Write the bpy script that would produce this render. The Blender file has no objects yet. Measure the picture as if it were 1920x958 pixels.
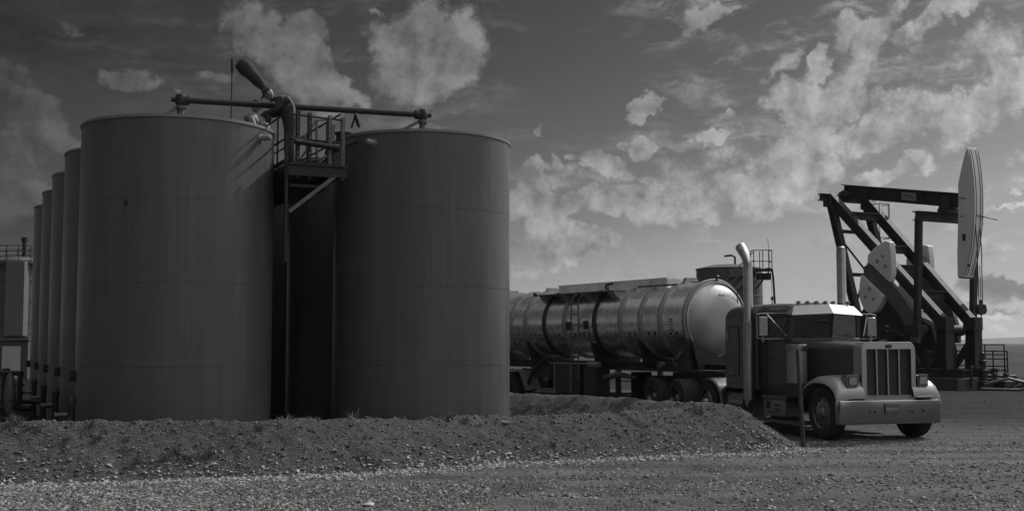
import bpy, bmesh, math, random
import numpy as np
from mathutils import Vector, Matrix, Euler
R=math.radians
sc=bpy.context.scene
col=sc.collection
random.seed(7); rng=np.random.default_rng(7)
# ------------------------------------------------------------------ camera
cam=bpy.data.objects.new('camera',bpy.data.cameras.new('camera')); col.objects.link(cam)
cam.location=(0,0,1.95); cam.rotation_euler=(R(90)+math.atan(164/2240),0,0)
cam.data.sensor_width=36; cam.data.lens=42.0; cam.data.clip_start=.1; cam.data.clip_end=20000
sc.camera=cam
# ------------------------------------------------------------------ light
SUN_AZ=42.0; SUN_EL=40.0      # azimuth counter-clockwise from +x
sd=Vector((math.cos(R(SUN_AZ))*math.cos(R(SUN_EL)),math.sin(R(SUN_AZ))*math.cos(R(SUN_EL)),math.sin(R(SUN_EL))))
sun=bpy.data.objects.new('sun',bpy.data.lights.new('sun','SUN')); col.objects.link(sun)
sun.data.energy=4.9; sun.data.angle=R(.6); sun.data.color=(1,.99,.97)
sun.rotation_euler=sd.to_track_quat('Z','Y').to_euler()
sc.view_settings.view_transform='Standard'; sc.view_settings.look='None'
sc.view_settings.exposure=-0.8; sc.view_settings.gamma=1
sc.render.film_transparent=False
HAZE=.00011
sc.cycles.max_bounces=6; sc.cycles.volume_bounces=0; sc.cycles.use_denoising=True
# ------------------------------------------------------------------ node helper
class NT:
    def __init__(s,t): s.t=t; s.n=t.nodes; s.l=t.links
    def new(s,ty,ins=None,**kw):
        n=s.n.new(ty)
        for k,v in kw.items(): setattr(n,k,v)
        for k,v in (ins or {}).items():
            if hasattr(v,'is_linked') or isinstance(v,bpy.types.NodeSocket): s.l.new(v,n.inputs[k])
            else: n.inputs[k].default_value=v
        return n
    def m(s,op,a,b=None,c=None,clamp=False):
        n=s.n.new('ShaderNodeMath'); n.operation=op; n.use_clamp=clamp
        for i,v in enumerate((a,b,c)):
            if v is None: continue
            if isinstance(v,bpy.types.NodeSocket): s.l.new(v,n.inputs[i])
            else: n.inputs[i].default_value=v
        return n.outputs[0]
    def mr(s,v,a,b,c,d,smooth=False):
        n=s.new('ShaderNodeMapRange',{0:v,1:a,2:b,3:c,4:d})
        if smooth: n.interpolation_type='SMOOTHSTEP'
        return n.outputs[0]
    def mix(s,f,a,b):
        # scalar mix
        n=s.n.new('ShaderNodeMix'); n.data_type='FLOAT'
        for i,v in ((0,f),(2,a),(3,b)):
            if isinstance(v,bpy.types.NodeSocket): s.l.new(v,n.inputs[i])
            else: n.inputs[i].default_value=v
        return n.outputs[0]
    def noise(s,vec,scale,detail=5,rough=.55,dist=0,dim='3D'):
        n=s.new('ShaderNodeTexNoise',{'Scale':scale,'Detail':detail,'Roughness':rough,'Distortion':dist},noise_dimensions=dim)
        if vec is not None: s.l.new(vec,n.inputs['Vector'])
        return n
# ------------------------------------------------------------------ sky
w=bpy.data.worlds.new('World'); sc.world=w; w.use_nodes=True; w.node_tree.nodes.clear()
W=NT(w.node_tree)
sky=W.new('ShaderNodeTexSky',sky_type='NISHITA',sun_disc=False,sun_elevation=R(SUN_EL),sun_rotation=R(90-SUN_AZ),
          air_density=1.0,dust_density=.6,ozone_density=1.5)
red=W.new('ShaderNodeSeparateColor',{0:sky.outputs[0]}).outputs[0]      # the picture is a red-filter black and white
tc=W.new('ShaderNodeTexCoord').outputs['Generated']
sx=W.new('ShaderNodeSeparateXYZ',{0:tc})
az=W.m('ARCTAN2',sx.outputs[0],sx.outputs[1]); el=W.m('ARCSINE',sx.outputs[2])
P0=W.new('ShaderNodeCombineXYZ',{0:az,1:el,2:0.0}).outputs[0]
wn=W.noise(tc,9,6,.6); wn2=W.noise(tc,42,4,.6)
def addv(p,n,k):
    a=W.new('ShaderNodeVectorMath',{0:n.outputs['Color'],1:(.5,.5,.5)},operation='SUBTRACT').outputs[0]
    b=W.new('ShaderNodeVectorMath',{0:a,'Scale':k},operation='SCALE').outputs[0]
    return W.new('ShaderNodeVectorMath',{0:p,1:b},operation='ADD').outputs[0]
P=addv(addv(P0,wn,.11),wn2,.018)
def azel(px,py):
    u=(px-960)/2240; v=(479-py)/2240; c,s=math.cos(math.atan(164/2240)),math.sin(math.atan(164/2240))
    d=Vector((u,c-v*s,s+v*c)).normalized()
    return math.atan2(d.x,d.y),math.asin(d.z)
def blobs(lst,P):
    out=None
    for (px,py,rx,ry,ang,amp) in lst:
        a,e=azel(px,py)
        gd=W.new('ShaderNodeTexGradient',{'Vector':P},gradient_type='SPHERICAL'); tm=gd.texture_mapping
        tm.vector_type='TEXTURE'; tm.translation=(a,e,0); tm.rotation=(0,0,R(ang)); tm.scale=(1.6*rx/2240,1.6*ry/2240,1)
        f=gd.outputs['Fac'] if amp==1 else W.m('MULTIPLY',gd.outputs['Fac'],amp)
        out=f if out is None else W.m('MAXIMUM',out,f)
    return W.mr(out,0.0,1.0,0.0,1.15,True)
bright=[(808,112,100,78,10,1.15),(590,150,120,60,-38,1.15),(470,75,95,42,-40,1.0),(530,130,60,34,-40,1.0),(685,185,50,28,-20,.9),(238,160,52,34,-20,.95),(375,145,50,22,0,.75),
 (775,12,80,30,-8,.9),(20,150,70,34,-20,.85),(80,215,80,44,-30,.95),(90,285,110,50,-30,1.0),(20,330,70,60,0,.85),(60,390,70,30,-20,.9),
 (300,180,24,14,0,.6),(1238,198,38,20,35,1),(1018,268,14,24,-10,.85),(1095,60,0.1,.1,0,0),(1010,362,44,34,20,1),(1062,322,22,24,0,.95),
 (1108,308,18,14,0,.9),(1112,342,18,10,0,.8),(1300,300,150,85,12,.62),(1165,330,60,40,0,.85),(1120,400,70,24,10,1.2),(1240,382,120,38,8,1.3),(1390,350,130,46,14,1.35),(1480,300,90,75,50,1.2),(1170,310,40,30,0,1.0),(1240,270,40,22,30,1.0),(1350,235,45,16,-20,.95),(1370,205,26,10,-10,1.0),(1260,325,60,26,10,1.0),
 (1500,192,72,48,8,1.15),(1580,170,100,50,40,1.05),(1660,70,100,36,55,1.0),(1540,110,60,22,45,.85),(1480,110,70,26,35,.7),(1240,198,30,18,30,1),
 (1330,32,75,34,22,.85),(1360,10,60,20,0,.8),(1290,65,50,20,35,.75),(1740,60,30,30,40,.75),(1850,80,140,60,12,.62),(1780,215,130,50,-8,1.1),(1690,235,90,38,-12,1.05),(1870,180,110,40,22,1.05),
 (1900,130,100,60,30,.75),(1655,330,75,22,8,1.05),(1720,312,60,18,10,.9),(1600,325,40,18,-5,.8),(1560,250,60,24,25,.85),(1548,290,40,14,0,.8),
 (1430,380,60,30,0,.85),(990,410,40,22,-20,.85),(1080,452,60,22,-12,.9),(1000,460,40,22,0,.85),(1130,465,50,14,0,.8),(1080,490,90,18,0,.75),
 (1880,358,40,12,0,.6),(1890,395,50,12,10,.7),(1000,395,60,28,10,1.15),(1030,430,60,26,15,1.1),(1060,350,60,30,20,.9),(1090,470,90,26,0,1.1),(985,500,50,20,0,.9),(150,60,70,26,-25,.6),(700,60,40,16,-20,.6),(1620,60,50,26,40,.8),(1790,30,70,26,20,.8),(1640,250,70,36,20,.9),(1895,312,60,16,20,.7),(1870,440,60,14,10,.5),(1200,560,120,14,0,.4),
 (1870,495,70,10,8,.55),(1895,585,60,12,6,.75),(1870,612,60,12,4,.6)]
dark=[(110,70,360,90,-10,1.0),(420,40,160,60,0,.7),(60,460,180,70,0,.9),(160,330,200,60,0,.6),(1875,540,85,17,4,1.0),(1830,565,50,10,0,.7),(1870,572,110,8,0,.6),
 (1270,255,70,30,20,.45),(560,70,140,36,-30,.5)]
nz=W.noise(tc,34,10,.66).outputs[0]; nz2=W.noise(tc,7,4,.55,.3).outputs[0]
side=W.mix(W.mr(W.m('ABSOLUTE',az),.5,.8,0,1),W.mr(az,-.42,.42,0,1),W.mr(az,-1.4,1.3,.03,1.5))
b=blobs(bright,P); d=blobs(dark,P)
gen=W.m('MULTIPLY',W.mr(W.m('ADD',nz2,W.mr(el,.35,.6,0,.14)),.5,.72,0,.85),W.m('MAXIMUM',W.mr(W.m('ABSOLUTE',az),.47,.7,0,1),W.mr(el,.33,.45,0,1)))     # broken cloud over the rest of the sky
b=W.m('MAXIMUM',b,gen)
rot=W.new('ShaderNodeMapping',{'Vector':addv(P0,wn,.05),'Rotation':(0,0,R(-28)),'Scale':(7,26,1)}).outputs[0]
stn=W.noise(rot,1.6,9,.68).outputs[0]
clear=blobs([(1080,150,190,170,0,1.0),(1060,20,120,90,0,1.0),(1480,500,260,60,0,.7),(650,20,90,60,0,.6)],P0)
fine_=W.m('MULTIPLY',W.m('MULTIPLY',W.mr(stn,.47,.68,0,.75,True),W.mr(side,0,.6,.3,1)),W.m('SUBTRACT',1.0,clear,clamp=True))
cov=W.mr(W.m('ADD',b,W.m('MULTIPLY',W.m('SUBTRACT',nz,.5),1.35)),.36,.76,0,1,True)
dcov=W.m('MULTIPLY',W.mr(W.m('ADD',d,W.m('MULTIPLY',W.m('SUBTRACT',nz2,.5),1.1)),.3,.85,0,1,True),.75)
up=W.mr(el,0,.25,1,0)
SK=2.2
lum=W.m('MULTIPLY',W.mix(side,.95,7.4),W.mix(up,.86,1.40))
lum=W.m('MULTIPLY',lum,W.mr(nz,.3,.7,.80,1.12))
lum=W.m('MULTIPLY',lum,W.mr(W.m('ABSOLUTE',az),.55,1.3,1,3.3))  # sky beside and behind the view brightened as added fill light
dl=W.m('MULTIPLY',W.mix(side,.22,2.4),W.mr(stn,.35,.68,.6,1.9))
base=W.m('MULTIPLY',W.m('POWER',red,2.05),.123)
base=W.m('MINIMUM',W.m('MULTIPLY',base,W.mix(side,.60,1.0)),W.m('MULTIPLY_ADD',base,.25,4.3))
c1=W.mix(dcov,base,dl)
dl=dl
cov=W.m('MAXIMUM',W.m('MULTIPLY',cov,.95),fine_)
tsh=W.new('ShaderNodeVectorMath',{0:tc,1:(.010,0.0,.012)},operation='ADD').outputs[0]
emb=W.m('SUBTRACT',W.noise(tc,30,6,.62).outputs[0],W.noise(tsh,30,6,.62).outputs[0])
lum=W.m('MULTIPLY',lum,W.mr(emb,-.16,.16,.62,1.34))
c2=W.m('MULTIPLY',W.mix(cov,c1,lum),W.mr(el,.36,.62,1,1.9))
bg=W.new('ShaderNodeBackground',{'Color':c2,'Strength':.1})
wo=W.new('ShaderNodeOutputWorld',{0:bg.outputs[0]})
# ------------------------------------------------------------------ materials
MATS={}
def mat(name,base,rough=.6,metal=0.,var=.15,scale=3.,bump=0.,bscale=40.,streak=0.,spec=.5,rvar=.1,fine=.0,dust=0.):
    if name in MATS: return MATS[name]
    m=bpy.data.materials.new(name); m.use_nodes=True; t=NT(m.node_tree); t.n.clear()
    o=t.new('ShaderNodeTexCoord').outputs['Object']
    n1=t.noise(o,scale,6,.6).outputs[0]
    v=t.m('MULTIPLY_ADD',t.m('SUBTRACT',n1,.5),2*var,1.0)
    if streak:
        mp=t.new('ShaderNodeMapping',{'Vector':o,'Scale':(7,7,.35)}).outputs[0]
        st=t.noise(mp,1.4,5,.65).outputs[0]
        v=t.m('MULTIPLY',v,t.mr(st,.35,.75,1+streak*.4,1-streak))
    if fine:
        v=t.m('MULTIPLY',v,t.m('MULTIPLY_ADD',t.m('SUBTRACT',t.noise(o,90,3,.6).outputs[0],.5),2*fine,1.0))
    if dust:
        z=t.new('ShaderNodeSeparateXYZ',{0:t.new('ShaderNodeNewGeometry').outputs['Position']}).outputs[2]
        dm=t.m('MULTIPLY',t.mr(t.m('ADD',z,t.m('MULTIPLY',n1,.8)),.4,1.8,dust,0),1.0)
        bv=t.mix(dm,t.m('MULTIPLY',v,base),.12)
    else: bv=t.m('MULTIPLY',v,base)
    cc=t.new('ShaderNodeCombineColor',{0:bv,1:bv,2:bv}).outputs[0]
    rr=t.m('MULTIPLY_ADD',t.m('SUBTRACT',t.noise(o,scale*2.3,4,.6).outputs[0],.5),2*rvar,rough,clamp=True)
    bs=t.new('ShaderNodeBsdfPrincipled',{'Base Color':cc,'Roughness':rr,'Metallic':metal,'Specular IOR Level':spec,'IOR':1.5 if name=='painted_tank_steel' else 3.2 if 'reflecting' in name else (1.8 if 'glass' in name else 1.5)})
    if bump:
        bp=t.new('ShaderNodeBump',{'Strength':bump,'Distance':.01,'Height':t.noise(o,bscale,5,.6).outputs[0]})
        t.l.new(bp.outputs[0],bs.inputs['Normal'])
    t.new('ShaderNodeOutputMaterial',{0:bs.outputs[0]})
    MATS[name]=m; return m
def flat(name,base,rough=.6,metal=0.):
    return mat(name,base,rough,metal,var=.06)
M_tank=mat('painted_tank_steel',.10,.34,0,.18,1.1,.18,1.6,.24,.45,fine=.08)
M_tank2=mat('rim_steel',.22,.55,.0,.15,6)
M_dark=mat('dark_steel',.02,.6,.1,.3,5,.2,30,fine=.2)
M_black=mat('black_rubber',.02,.8,0,.3,8,.3,60,spec=.3,dust=.25)
M_blk=mat('black_paint',.016,.45,0,.3,5)
M_galv=mat('galvanised_steel',.14,.55,.5,.2,8,.1,50)
M_chrome=mat('polished_chrome',.28,.16,1,.10,3,.04,12,rvar=.06,fine=.05)
M_chrome2=mat('dull_chrome',.30,.3,1,.12,3,.05,12,dust=.5)
M_alu=mat('brushed_aluminium',.86,.28,.92,.24,1.3,.10,2.0,.22,rvar=.16,fine=.08)
M_ring=mat('weathered_ring_steel',.30,.55,.5,.2,4,0,20,.2)
M_cab=mat('cab_paint',.05,.32,0,.25,2.5,.04,3,.12,.55,fine=.15,dust=.45)
M_cabl=mat('sleeper_paint',.075,.30,0,.10,2,0,20,.08,.5,dust=.35)
M_glass=mat('window_glass',.012,.06,0,.1,2,spec=.5,rvar=.03)
M_lens=mat('lamp_lens',.28,.2,0,.1,6,.05,60)
M_pj=mat('pumpjack_paint',.045,.65,0,.3,3,.2,25,.25,spec=.25)
M_pjl=mat('pale_pumpjack_paint',.82,.5,0,.16,2,.1,20,.06)
M_top=mat('sunlit_worn_top',.22,.9,0,.5,3.5,.3,20,.1,spec=.12)  # pale tone paints in sunlight on top faces, mottled by wear
M_white=mat('off_white_paint',.45,.5,0,.1,4,0,20,.15)
M_conc=mat('concrete',.22,.9,0,.25,3,.5,30,.2)
M_wood=mat('weathered_post_wood',.05,.85,0,.35,4,.6,30,.4)
M_skin=mat('skin',.16,.5,0,.08,10)
M_cloth=mat('work_cloth',.03,.9,0,.25,6,.5,60)
M_vest=mat('reflective_cloth',.16,.6,0,.2,8,.3,60)
M_cap=mat('cap_cloth',.03,.85,0,.2,8)
M_sock=mat('windsock_cloth',.028,.9,0,.2,5,.4,25)
M_plate=mat('name_plate',.30,.5,0,.15,20)
M_ink=mat('ink',.03,.6,0,.1,20)
M_tape=mat('reflective_tape',.55,.3,0,.1,20)
M_shed=mat('shed_cladding',.12,.6,0,.1,2,.1,20,.2)
# ------------------------------------------------------------------ mesh builder
def basis(d,up=(0,0,1)):
    d=Vector(d).normalized(); u=Vector(up)
    if abs(d.dot(u))>.98: u=Vector((0,1,0)) if abs(d.y)<.9 else Vector((1,0,0))
    s=d.cross(u).normalized(); u=s.cross(d).normalized()
    return d,s,u
SPLIT={'air_connector','rail_post','rail','top_fitting','decal','eye','seat','marker_lamp','mud_flap','tank_strap','walkway_bracket','saddle','placard_frame','weight_bolt','side_stencil','overturn_guard','bumper_bolt','side_beam','stack_bracket','cross_brace','rear_cross_bar','hood_vent','cab_pillar','wire_guide','beam_stiffener'}
class MB:
    def __init__(s): s.v=[]; s.f=[]
    def add(s,vs,fs):
        k=len(s.v); s.v+= [tuple(v) for v in vs]; s.f+=[tuple(i+k for i in f) for f in fs]; return s
    def box(s,c,d,rot=None,top=None):
        hx,hy,hz=d[0]/2,d[1]/2,d[2]/2; tx,ty=top or (1,1)
        vs=[Vector((x*hx*(tx if z>0 else 1),y*hy*(ty if z>0 else 1),z*hz)) for z in(-1,1) for y in(-1,1) for x in(-1,1)]
        if rot is not None:
            m=Euler(rot).to_matrix(); vs=[m@v for v in vs]
        c=Vector(c); vs=[v+c for v in vs]
        return s.add(vs,[(0,2,3,1),(4,5,7,6),(0,1,5,4),(2,6,7,3),(0,4,6,2),(1,3,7,5)])
    def b2(s,a,b): return s.box([(a[i]+b[i])/2 for i in range(3)],[abs(b[i]-a[i]) for i in range(3)])
    def bar(s,p,q,wd,h,up=(0,0,1),w2=None,h2=None):
        p,q=Vector(p),Vector(q); d,sd_,u=basis(q-p,up)
        w2=w2 or wd; h2=h2 or h; vs=[]
        for o,a,b_ in((p,wd,h),(q,w2,h2)):
            for y,x in((-1,-1),(-1,1),(1,1),(1,-1)): vs.append(o+sd_*(x*a/2)+u*(y*b_/2))
        return s.add(vs,[(3,2,1,0),(4,5,6,7),(0,1,5,4),(1,2,6,5),(2,3,7,6),(3,0,4,7)])
    def ibeam(s,p,q,dep,fl,tf=.035,tw=.02,up=(0,0,1)):
        p,q=Vector(p),Vector(q); d,sd_,u=basis(q-p,up)
        o=u*(dep/2-tf/2)
        s.bar(p+o,q+o,fl,tf,u); s.bar(p-o,q-o,fl,tf,u); s.bar(p,q,tw,dep-2*tf+.002,u); return s
    def tube(s,p,q,r,n=12,r2=None,cap=True):
        return s.path([p,q],[r,r2 if r2 is not None else r],n,cap)
    def path(s,pts,rs,n=10,cap=True):
        pts=[Vector(p) for p in pts]
        if not hasattr(rs,'__len__'): rs=[rs]*len(pts)
        vs=[];fs=[];prev=None
        for i,p in enumerate(pts):
            t=(pts[min(i+1,len(pts)-1)]-pts[max(i-1,0)]).normalized()
            if prev is None: _,a,b_=basis(t)
            else:
                a=(prev-t*prev.dot(t)).normalized(); b_=a.cross(t)
            prev=a
            b_=t.cross(a)
            for k in range(n):
                an=2*math.pi*k/n; vs.append(p+(a*math.cos(an)+b_*math.sin(an))*rs[i])
        for i in range(len(pts)-1):
            for k in range(n):
                fs.append((i*n+k,i*n+(k+1)%n,(i+1)*n+(k+1)%n,(i+1)*n+k))
        if cap: fs.append(tuple(range(n-1,-1,-1))); fs.append(tuple(range((len(pts)-1)*n,len(pts)*n)))
        return s.add(vs,fs)
    def lathe(s,prof,c=(0,0,0),axis='z',n=48,a0=0,a1=360):
        # prof: list of (r,h)
        full=abs(a1-a0-360)<1e-6; m=n if full else n+1
        vs=[];fs=[]
        for (r,h) in prof:
            for k in range(m):
                a=R(a0+(a1-a0)*k/n); x,y=r*math.cos(a),r*math.sin(a)
                if axis=='z': v=(x,y,h)
                elif axis=='x': v=(h,x,y)
                else: v=(y,h,x)
                vs.append((v[0]+c[0],v[1]+c[1],v[2]+c[2]))
        for i in range(len(prof)-1):
            for k in range(n):
                k2=(k+1)%m
                fs.append((i*m+k,i*m+k2,(i+1)*m+k2,(i+1)*m+k))
        return s.add(vs,fs)
    def prism(s,poly,x0,x1,axis='x'):
        # poly in the two other axes: axis x -> (y,z); y -> (x,z); z -> (x,y)
        n=len(poly); vs=[]
        for x in(x0,x1):
            for (a,b_) in poly: vs.append({'x':(x,a,b_),'y':(a,x,b_),'z':(a,b_,x)}[axis])
        fs=[tuple(range(n-1,-1,-1)),tuple(range(n,2*n))]+[(i,(i+1)%n,n+(i+1)%n,n+i) for i in range(n)]
        return s.add(vs,fs)
    def loft(s,secs,cap=True):
        n=len(secs[0]); vs=[v for q in secs for v in q]; fs=[]
        for i in range(len(secs)-1):
            for k in range(n): fs.append((i*n+k,i*n+(k+1)%n,(i+1)*n+(k+1)%n,(i+1)*n+k))
        if cap: fs.append(tuple(range(n-1,-1,-1))); fs.append(tuple(range((len(secs)-1)*n,len(secs)*n)))
        return s.add(vs,fs)
    def islands(s):
        par=list(range(len(s.v)))
        def fd(a):
            while par[a]!=a: par[a]=par[par[a]]; a=par[a]
            return a
        for f in s.f:
            for i in f[1:]: par[fd(i)]=fd(f[0])
        g={}
        for i in range(len(s.v)): g.setdefault(fd(i),[]).append(i)
        out=[]
        for k,idx in g.items():
            m_={v:j for j,v in enumerate(idx)}; q=MB(); q.v=[s.v[i] for i in idx]; q.f=[tuple(m_[i] for i in f) for f in s.f if f[0] in m_]; out.append(q)
        return out
    def build(s,name,m,parent=None,smooth=30,bevel=0,fix=True):
        if name in SPLIT: return [q.build1(name,m,parent,smooth,bevel,fix) for q in s.islands()][0]
        return s.build1(name,m,parent,smooth,bevel,fix)
    def build1(s,name,m,parent=None,smooth=30,bevel=0,fix=True):
        me=bpy.data.meshes.new(name); me.from_pydata(s.v,[],s.f)
        if fix:
            bm=bmesh.new(); bm.from_mesh(me); bmesh.ops.recalc_face_normals(bm,faces=bm.faces); bm.to_mesh(me); bm.free()
        me.materials.append(m)
        if smooth:
            me.polygons.foreach_set('use_smooth',[True]*len(me.polygons)); me.set_sharp_from_angle(angle=R(smooth))
        o=bpy.data.objects.new(name,me); col.objects.link(o)
        if parent is not None: o.parent=parent
        if bevel:
            bv=o.modifiers.new('bevel','BEVEL'); bv.width=bevel; bv.segments=2; bv.limit_method='ANGLE'; bv.angle_limit=R(35)
        return o
def tag(o,label=None,cat=None,group=None,kind=None):
    if label: o['label']=label
    if cat: o['category']=cat
    if group: o['group']=group
    if kind: o['kind']=kind
    return o
def empty(name,loc,rz,label,cat,group=None):
    o=bpy.data.objects.new(name,None); col.objects.link(o); o.location=loc; o.rotation_euler=(0,0,R(rz)); o.empty_display_size=.2
    return tag(o,label,cat,group)
def copy_tree(o,parent=None):
    c=o.copy(); col.objects.link(c); c.parent=parent
    for ch in list(o.children): copy_tree(ch,c)
    return c
def text(name,s_,size,m,parent,loc,rot,mirror=False,depth=.004):
    cu=bpy.data.curves.new(name,'FONT'); cu.body=s_; cu.size=size; cu.extrude=depth; cu.align_x='CENTER'; cu.align_y='CENTER'
    t=bpy.data.objects.new(name,cu); col.objects.link(t)
    me=bpy.data.meshes.new_from_object(t.evaluated_get(bpy.context.evaluated_depsgraph_get()))
    bpy.data.objects.remove(t); bpy.data.curves.remove(cu)
    if mirror:
        for v in me.vertices: v.co.x*=-1
        me.flip_normals()
    me.materials.clear(); me.materials.append(m)
    o=bpy.data.objects.new(name,me); col.objects.link(o); o.parent=parent; o.location=loc; o.rotation_euler=rot
    return o
def rrect(w2,h2,r,n=5,cx=0,cz=0):
    out=[]
    for (sx_,sz,a0) in((1,1,0),(-1,1,90),(-1,-1,180),(1,-1,270)):
        for k in range(n+1):
            a=R(a0+90*k/n); out.append((cx+sx_*(w2-r)+r*math.cos(a),cz+sz*(h2-r)+r*math.sin(a)))
    return out
# ------------------------------------------------------------------ terrain
def fbm(x,y,sc_,octv=4,seed=0,per=.5):
    out=np.zeros_like(x,dtype=float); amp=1.; tot=0
    r=np.random.default_rng(seed); 
    for o in range(octv):
        g=r.random((257,257)); X=x*sc_*2**o; Y=y*sc_*2**o
        xi=np.floor(X).astype(int); yi=np.floor(Y).astype(int); fx=X-xi; fy=Y-yi
        fx=fx*fx*(3-2*fx); fy=fy*fy*(3-2*fy)
        a=g[xi%256,yi%256]; b_=g[(xi+1)%256,yi%256]; c=g[xi%256,(yi+1)%256]; d_=g[(xi+1)%256,(yi+1)%256]
        out+=amp*((a*(1-fx)+b_*fx)*(1-fy)+(c*(1-fx)+d_*fx)*fy-.5); tot+=amp; amp*=per
    return out/tot*2
CREST=np.array([(-22,12.0,.75),(-15,14.6,.75),(-11,16.3,.76),(-7.8,18.1,.77),(-4.9,18.95,.735),(-2.6,19.7,.70),(-0.4,21.2,.66),(1.9,22.0,.70),(4.0,23.0,.80),(2.0,25.7,.78),(0,28.3,.80),(-3,33,.8),(-7,41,.75)])
def berm_h(x,y):
    best=np.full(x.shape,-1e9)
    wob=fbm(x,y,.5,3,5)*.22
    for i in range(len(CREST)-1):
        a=CREST[i];b_=CREST[i+1]; dx,dy=b_[0]-a[0],b_[1]-a[1]; L2=dx*dx+dy*dy
        t=np.clip(((x-a[0])*dx+(y-a[1])*dy)/L2,0,1); px=a[0]+t*dx; py=a[1]+t*dy
        dd=np.hypot(x-px,y-py)+wob*.6; H=a[2]+(b_[2]-a[2])*t
        best=np.maximum(best,H*(1.12-np.sqrt(np.maximum(dd,0)**2+.03)/1.32*1.05))
    h=best
    h=np.minimum(h,h*.35+.50)+0   # flatten crest a little
    h=np.where(best>.77,.77+(best-.77)*.25,best)
    n=fbm(x,y,1.2,5,11,.6)*.06+fbm(x,y,5,4,12,.65)*.045-np.abs(fbm(x,y,2.2,3,13))*.05+.015
    foot=np.clip((h+.1)/.3,0,1)
    return h+n*foot
def ground_h(x,y):
    return fbm(x,y,.35,4,3)*.035+fbm(x,y,4,3,4)*.012
def surf_h(x,y): return np.maximum(berm_h(x,y),ground_h(x,y))
def grid_obj(name,xs,ys,hf,m,cull=None):
    X,Y=np.meshgrid(xs,ys); Z=hf(X,Y); n,k=len(xs),len(ys)
    co=np.stack([X,Y,Z],-1).reshape(-1,3)
    idx=np.arange(n*k).reshape(k,n)
    f=np.stack([idx[:-1,:-1],idx[:-1,1:],idx[1:,1:],idx[1:,:-1]],-1).reshape(-1,4)
    if cull is not None:
        zz=co[:,2][f].max(1); f=f[zz>cull]
        used=np.unique(f); rm=np.full(n*k,-1); rm[used]=np.arange(len(used)); co=co[used]; f=rm[f]
    return raw_obj(name,co,f,4,m)
def raw_obj(name,co,f,k,m,smooth=True):
    me=bpy.data.meshes.new(name); me.vertices.add(len(co)); me.vertices.foreach_set('co',co.astype(np.float32).ravel())
    me.loops.add(f.size); me.loops.foreach_set('vertex_index',f.astype(np.int32).ravel())
    me.polygons.add(len(f)); me.polygons.foreach_set('loop_start',(np.arange(len(f))*k).astype(np.int32))
    me.polygons.foreach_set('loop_total',np.full(len(f),k,dtype=np.int32))
    me.update(calc_edges=True); me.validate()
    me.polygons.foreach_set('use_smooth',np.full(len(me.polygons),smooth)); me.materials.append(m)
    o=bpy.data.objects.new(name,me); col.objects.link(o); return o
def earth_mat(name,lo,hi,far=None,patch=.0,stones=True):
    m=bpy.data.materials.new(name); m.use_nodes=True; t=NT(m.node_tree); t.n.clear()
    p=t.new('ShaderNodeNewGeometry').outputs['Position']
    n1=t.noise(p,.9,7,.62).outputs[0]; n2=t.noise(p,14,6,.7).outputs[0]; n3=t.noise(p,.22,4,.55).outputs[0]
    v=t.mix(t.mr(n1,.3,.7,0,1),lo,hi)
    v=t.m('MULTIPLY',v,t.mr(n2,.25,.75,.62,1.38))
    v=t.m('MULTIPLY',v,t.mr(n3,.3,.7,1-patch,1+patch))
    vo=t.new('ShaderNodeTexVoronoi',{'Vector':p,'Scale':38.,'Randomness':1.})
    vs_=t.new('ShaderNodeSeparateColor',{0:vo.outputs['Color']}).outputs[0]
    if stones:
        v=t.m('MULTIPLY',v,t.mr(vs_,0,1,.62,1.42))
    if far:
        tk_=t.new('ShaderNodeMapping',{'Vector':p,'Rotation':(0,0,R(-21)),'Scale':(.10,1.5,1)}).outputs[0]
        v=t.m('MULTIPLY',v,t.mr(t.noise(tk_,1.,4,.5,.4).outputs[0],.32,.68,.68,1.38))
        sp=t.new('ShaderNodeSeparateXYZ',{0:p}); yy=t.m('ADD',sp.outputs[1],t.m('MULTIPLY',t.m('SUBTRACT',n3,.5),14.))
        v=t.mix(t.mr(yy,25,33,0,1,True),v,t.m('MULTIPLY',v,.24))
        # pasture past the pad
        mp=t.new('ShaderNodeMapping',{'Vector':p,'Scale':(.004,.02,1)}).outputs[0]
        fld=t.noise(mp,1.,6,.6).outputs[0]
        pas=t.m('MULTIPLY',t.mix(t.mr(fld,.35,.65,0,1),.035,.065),t.mr(n1,.3,.7,.75,1.25))
        v=t.mix(t.mr(yy,58,78,0,1,True),v,pas)
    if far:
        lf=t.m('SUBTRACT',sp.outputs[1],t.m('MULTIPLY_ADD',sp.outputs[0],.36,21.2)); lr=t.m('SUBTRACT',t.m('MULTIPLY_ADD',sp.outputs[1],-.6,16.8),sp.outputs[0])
        ins=t.m('MULTIPLY',t.mr(lf,-.6,.6,0,1),t.mr(lr,-.6,.6,0,1)); v=t.m('MULTIPLY',v,t.mr(t.m('ADD',ins,t.m('MULTIPLY',t.m('SUBTRACT',n1,.5),.5)),.2,.8,1,.35))  # ground inside the berm darkened to cut bounce light on the tank bases
    cc=t.new('ShaderNodeCombineColor',{0:v,1:v,2:v}).outputs[0]
    bs=t.new('ShaderNodeBsdfPrincipled',{'Base Color':cc,'Roughness':.95,'Specular IOR Level':.15})
    hgt=t.m('ADD',t.m('MULTIPLY',n2,1.),t.m('MULTIPLY',vo.outputs['Distance'],-.8))
    bp=t.new('ShaderNodeBump',{'Strength':.7,'Distance':.03,'Height':hgt}); t.l.new(bp.outputs[0],bs.inputs['Normal'])
    t.new('ShaderNodeOutputMaterial',{0:bs.outputs[0]}); return m
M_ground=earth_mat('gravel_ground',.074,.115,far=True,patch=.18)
M_berm=earth_mat('berm_earth',.058,.084,patch=.12)
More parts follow.
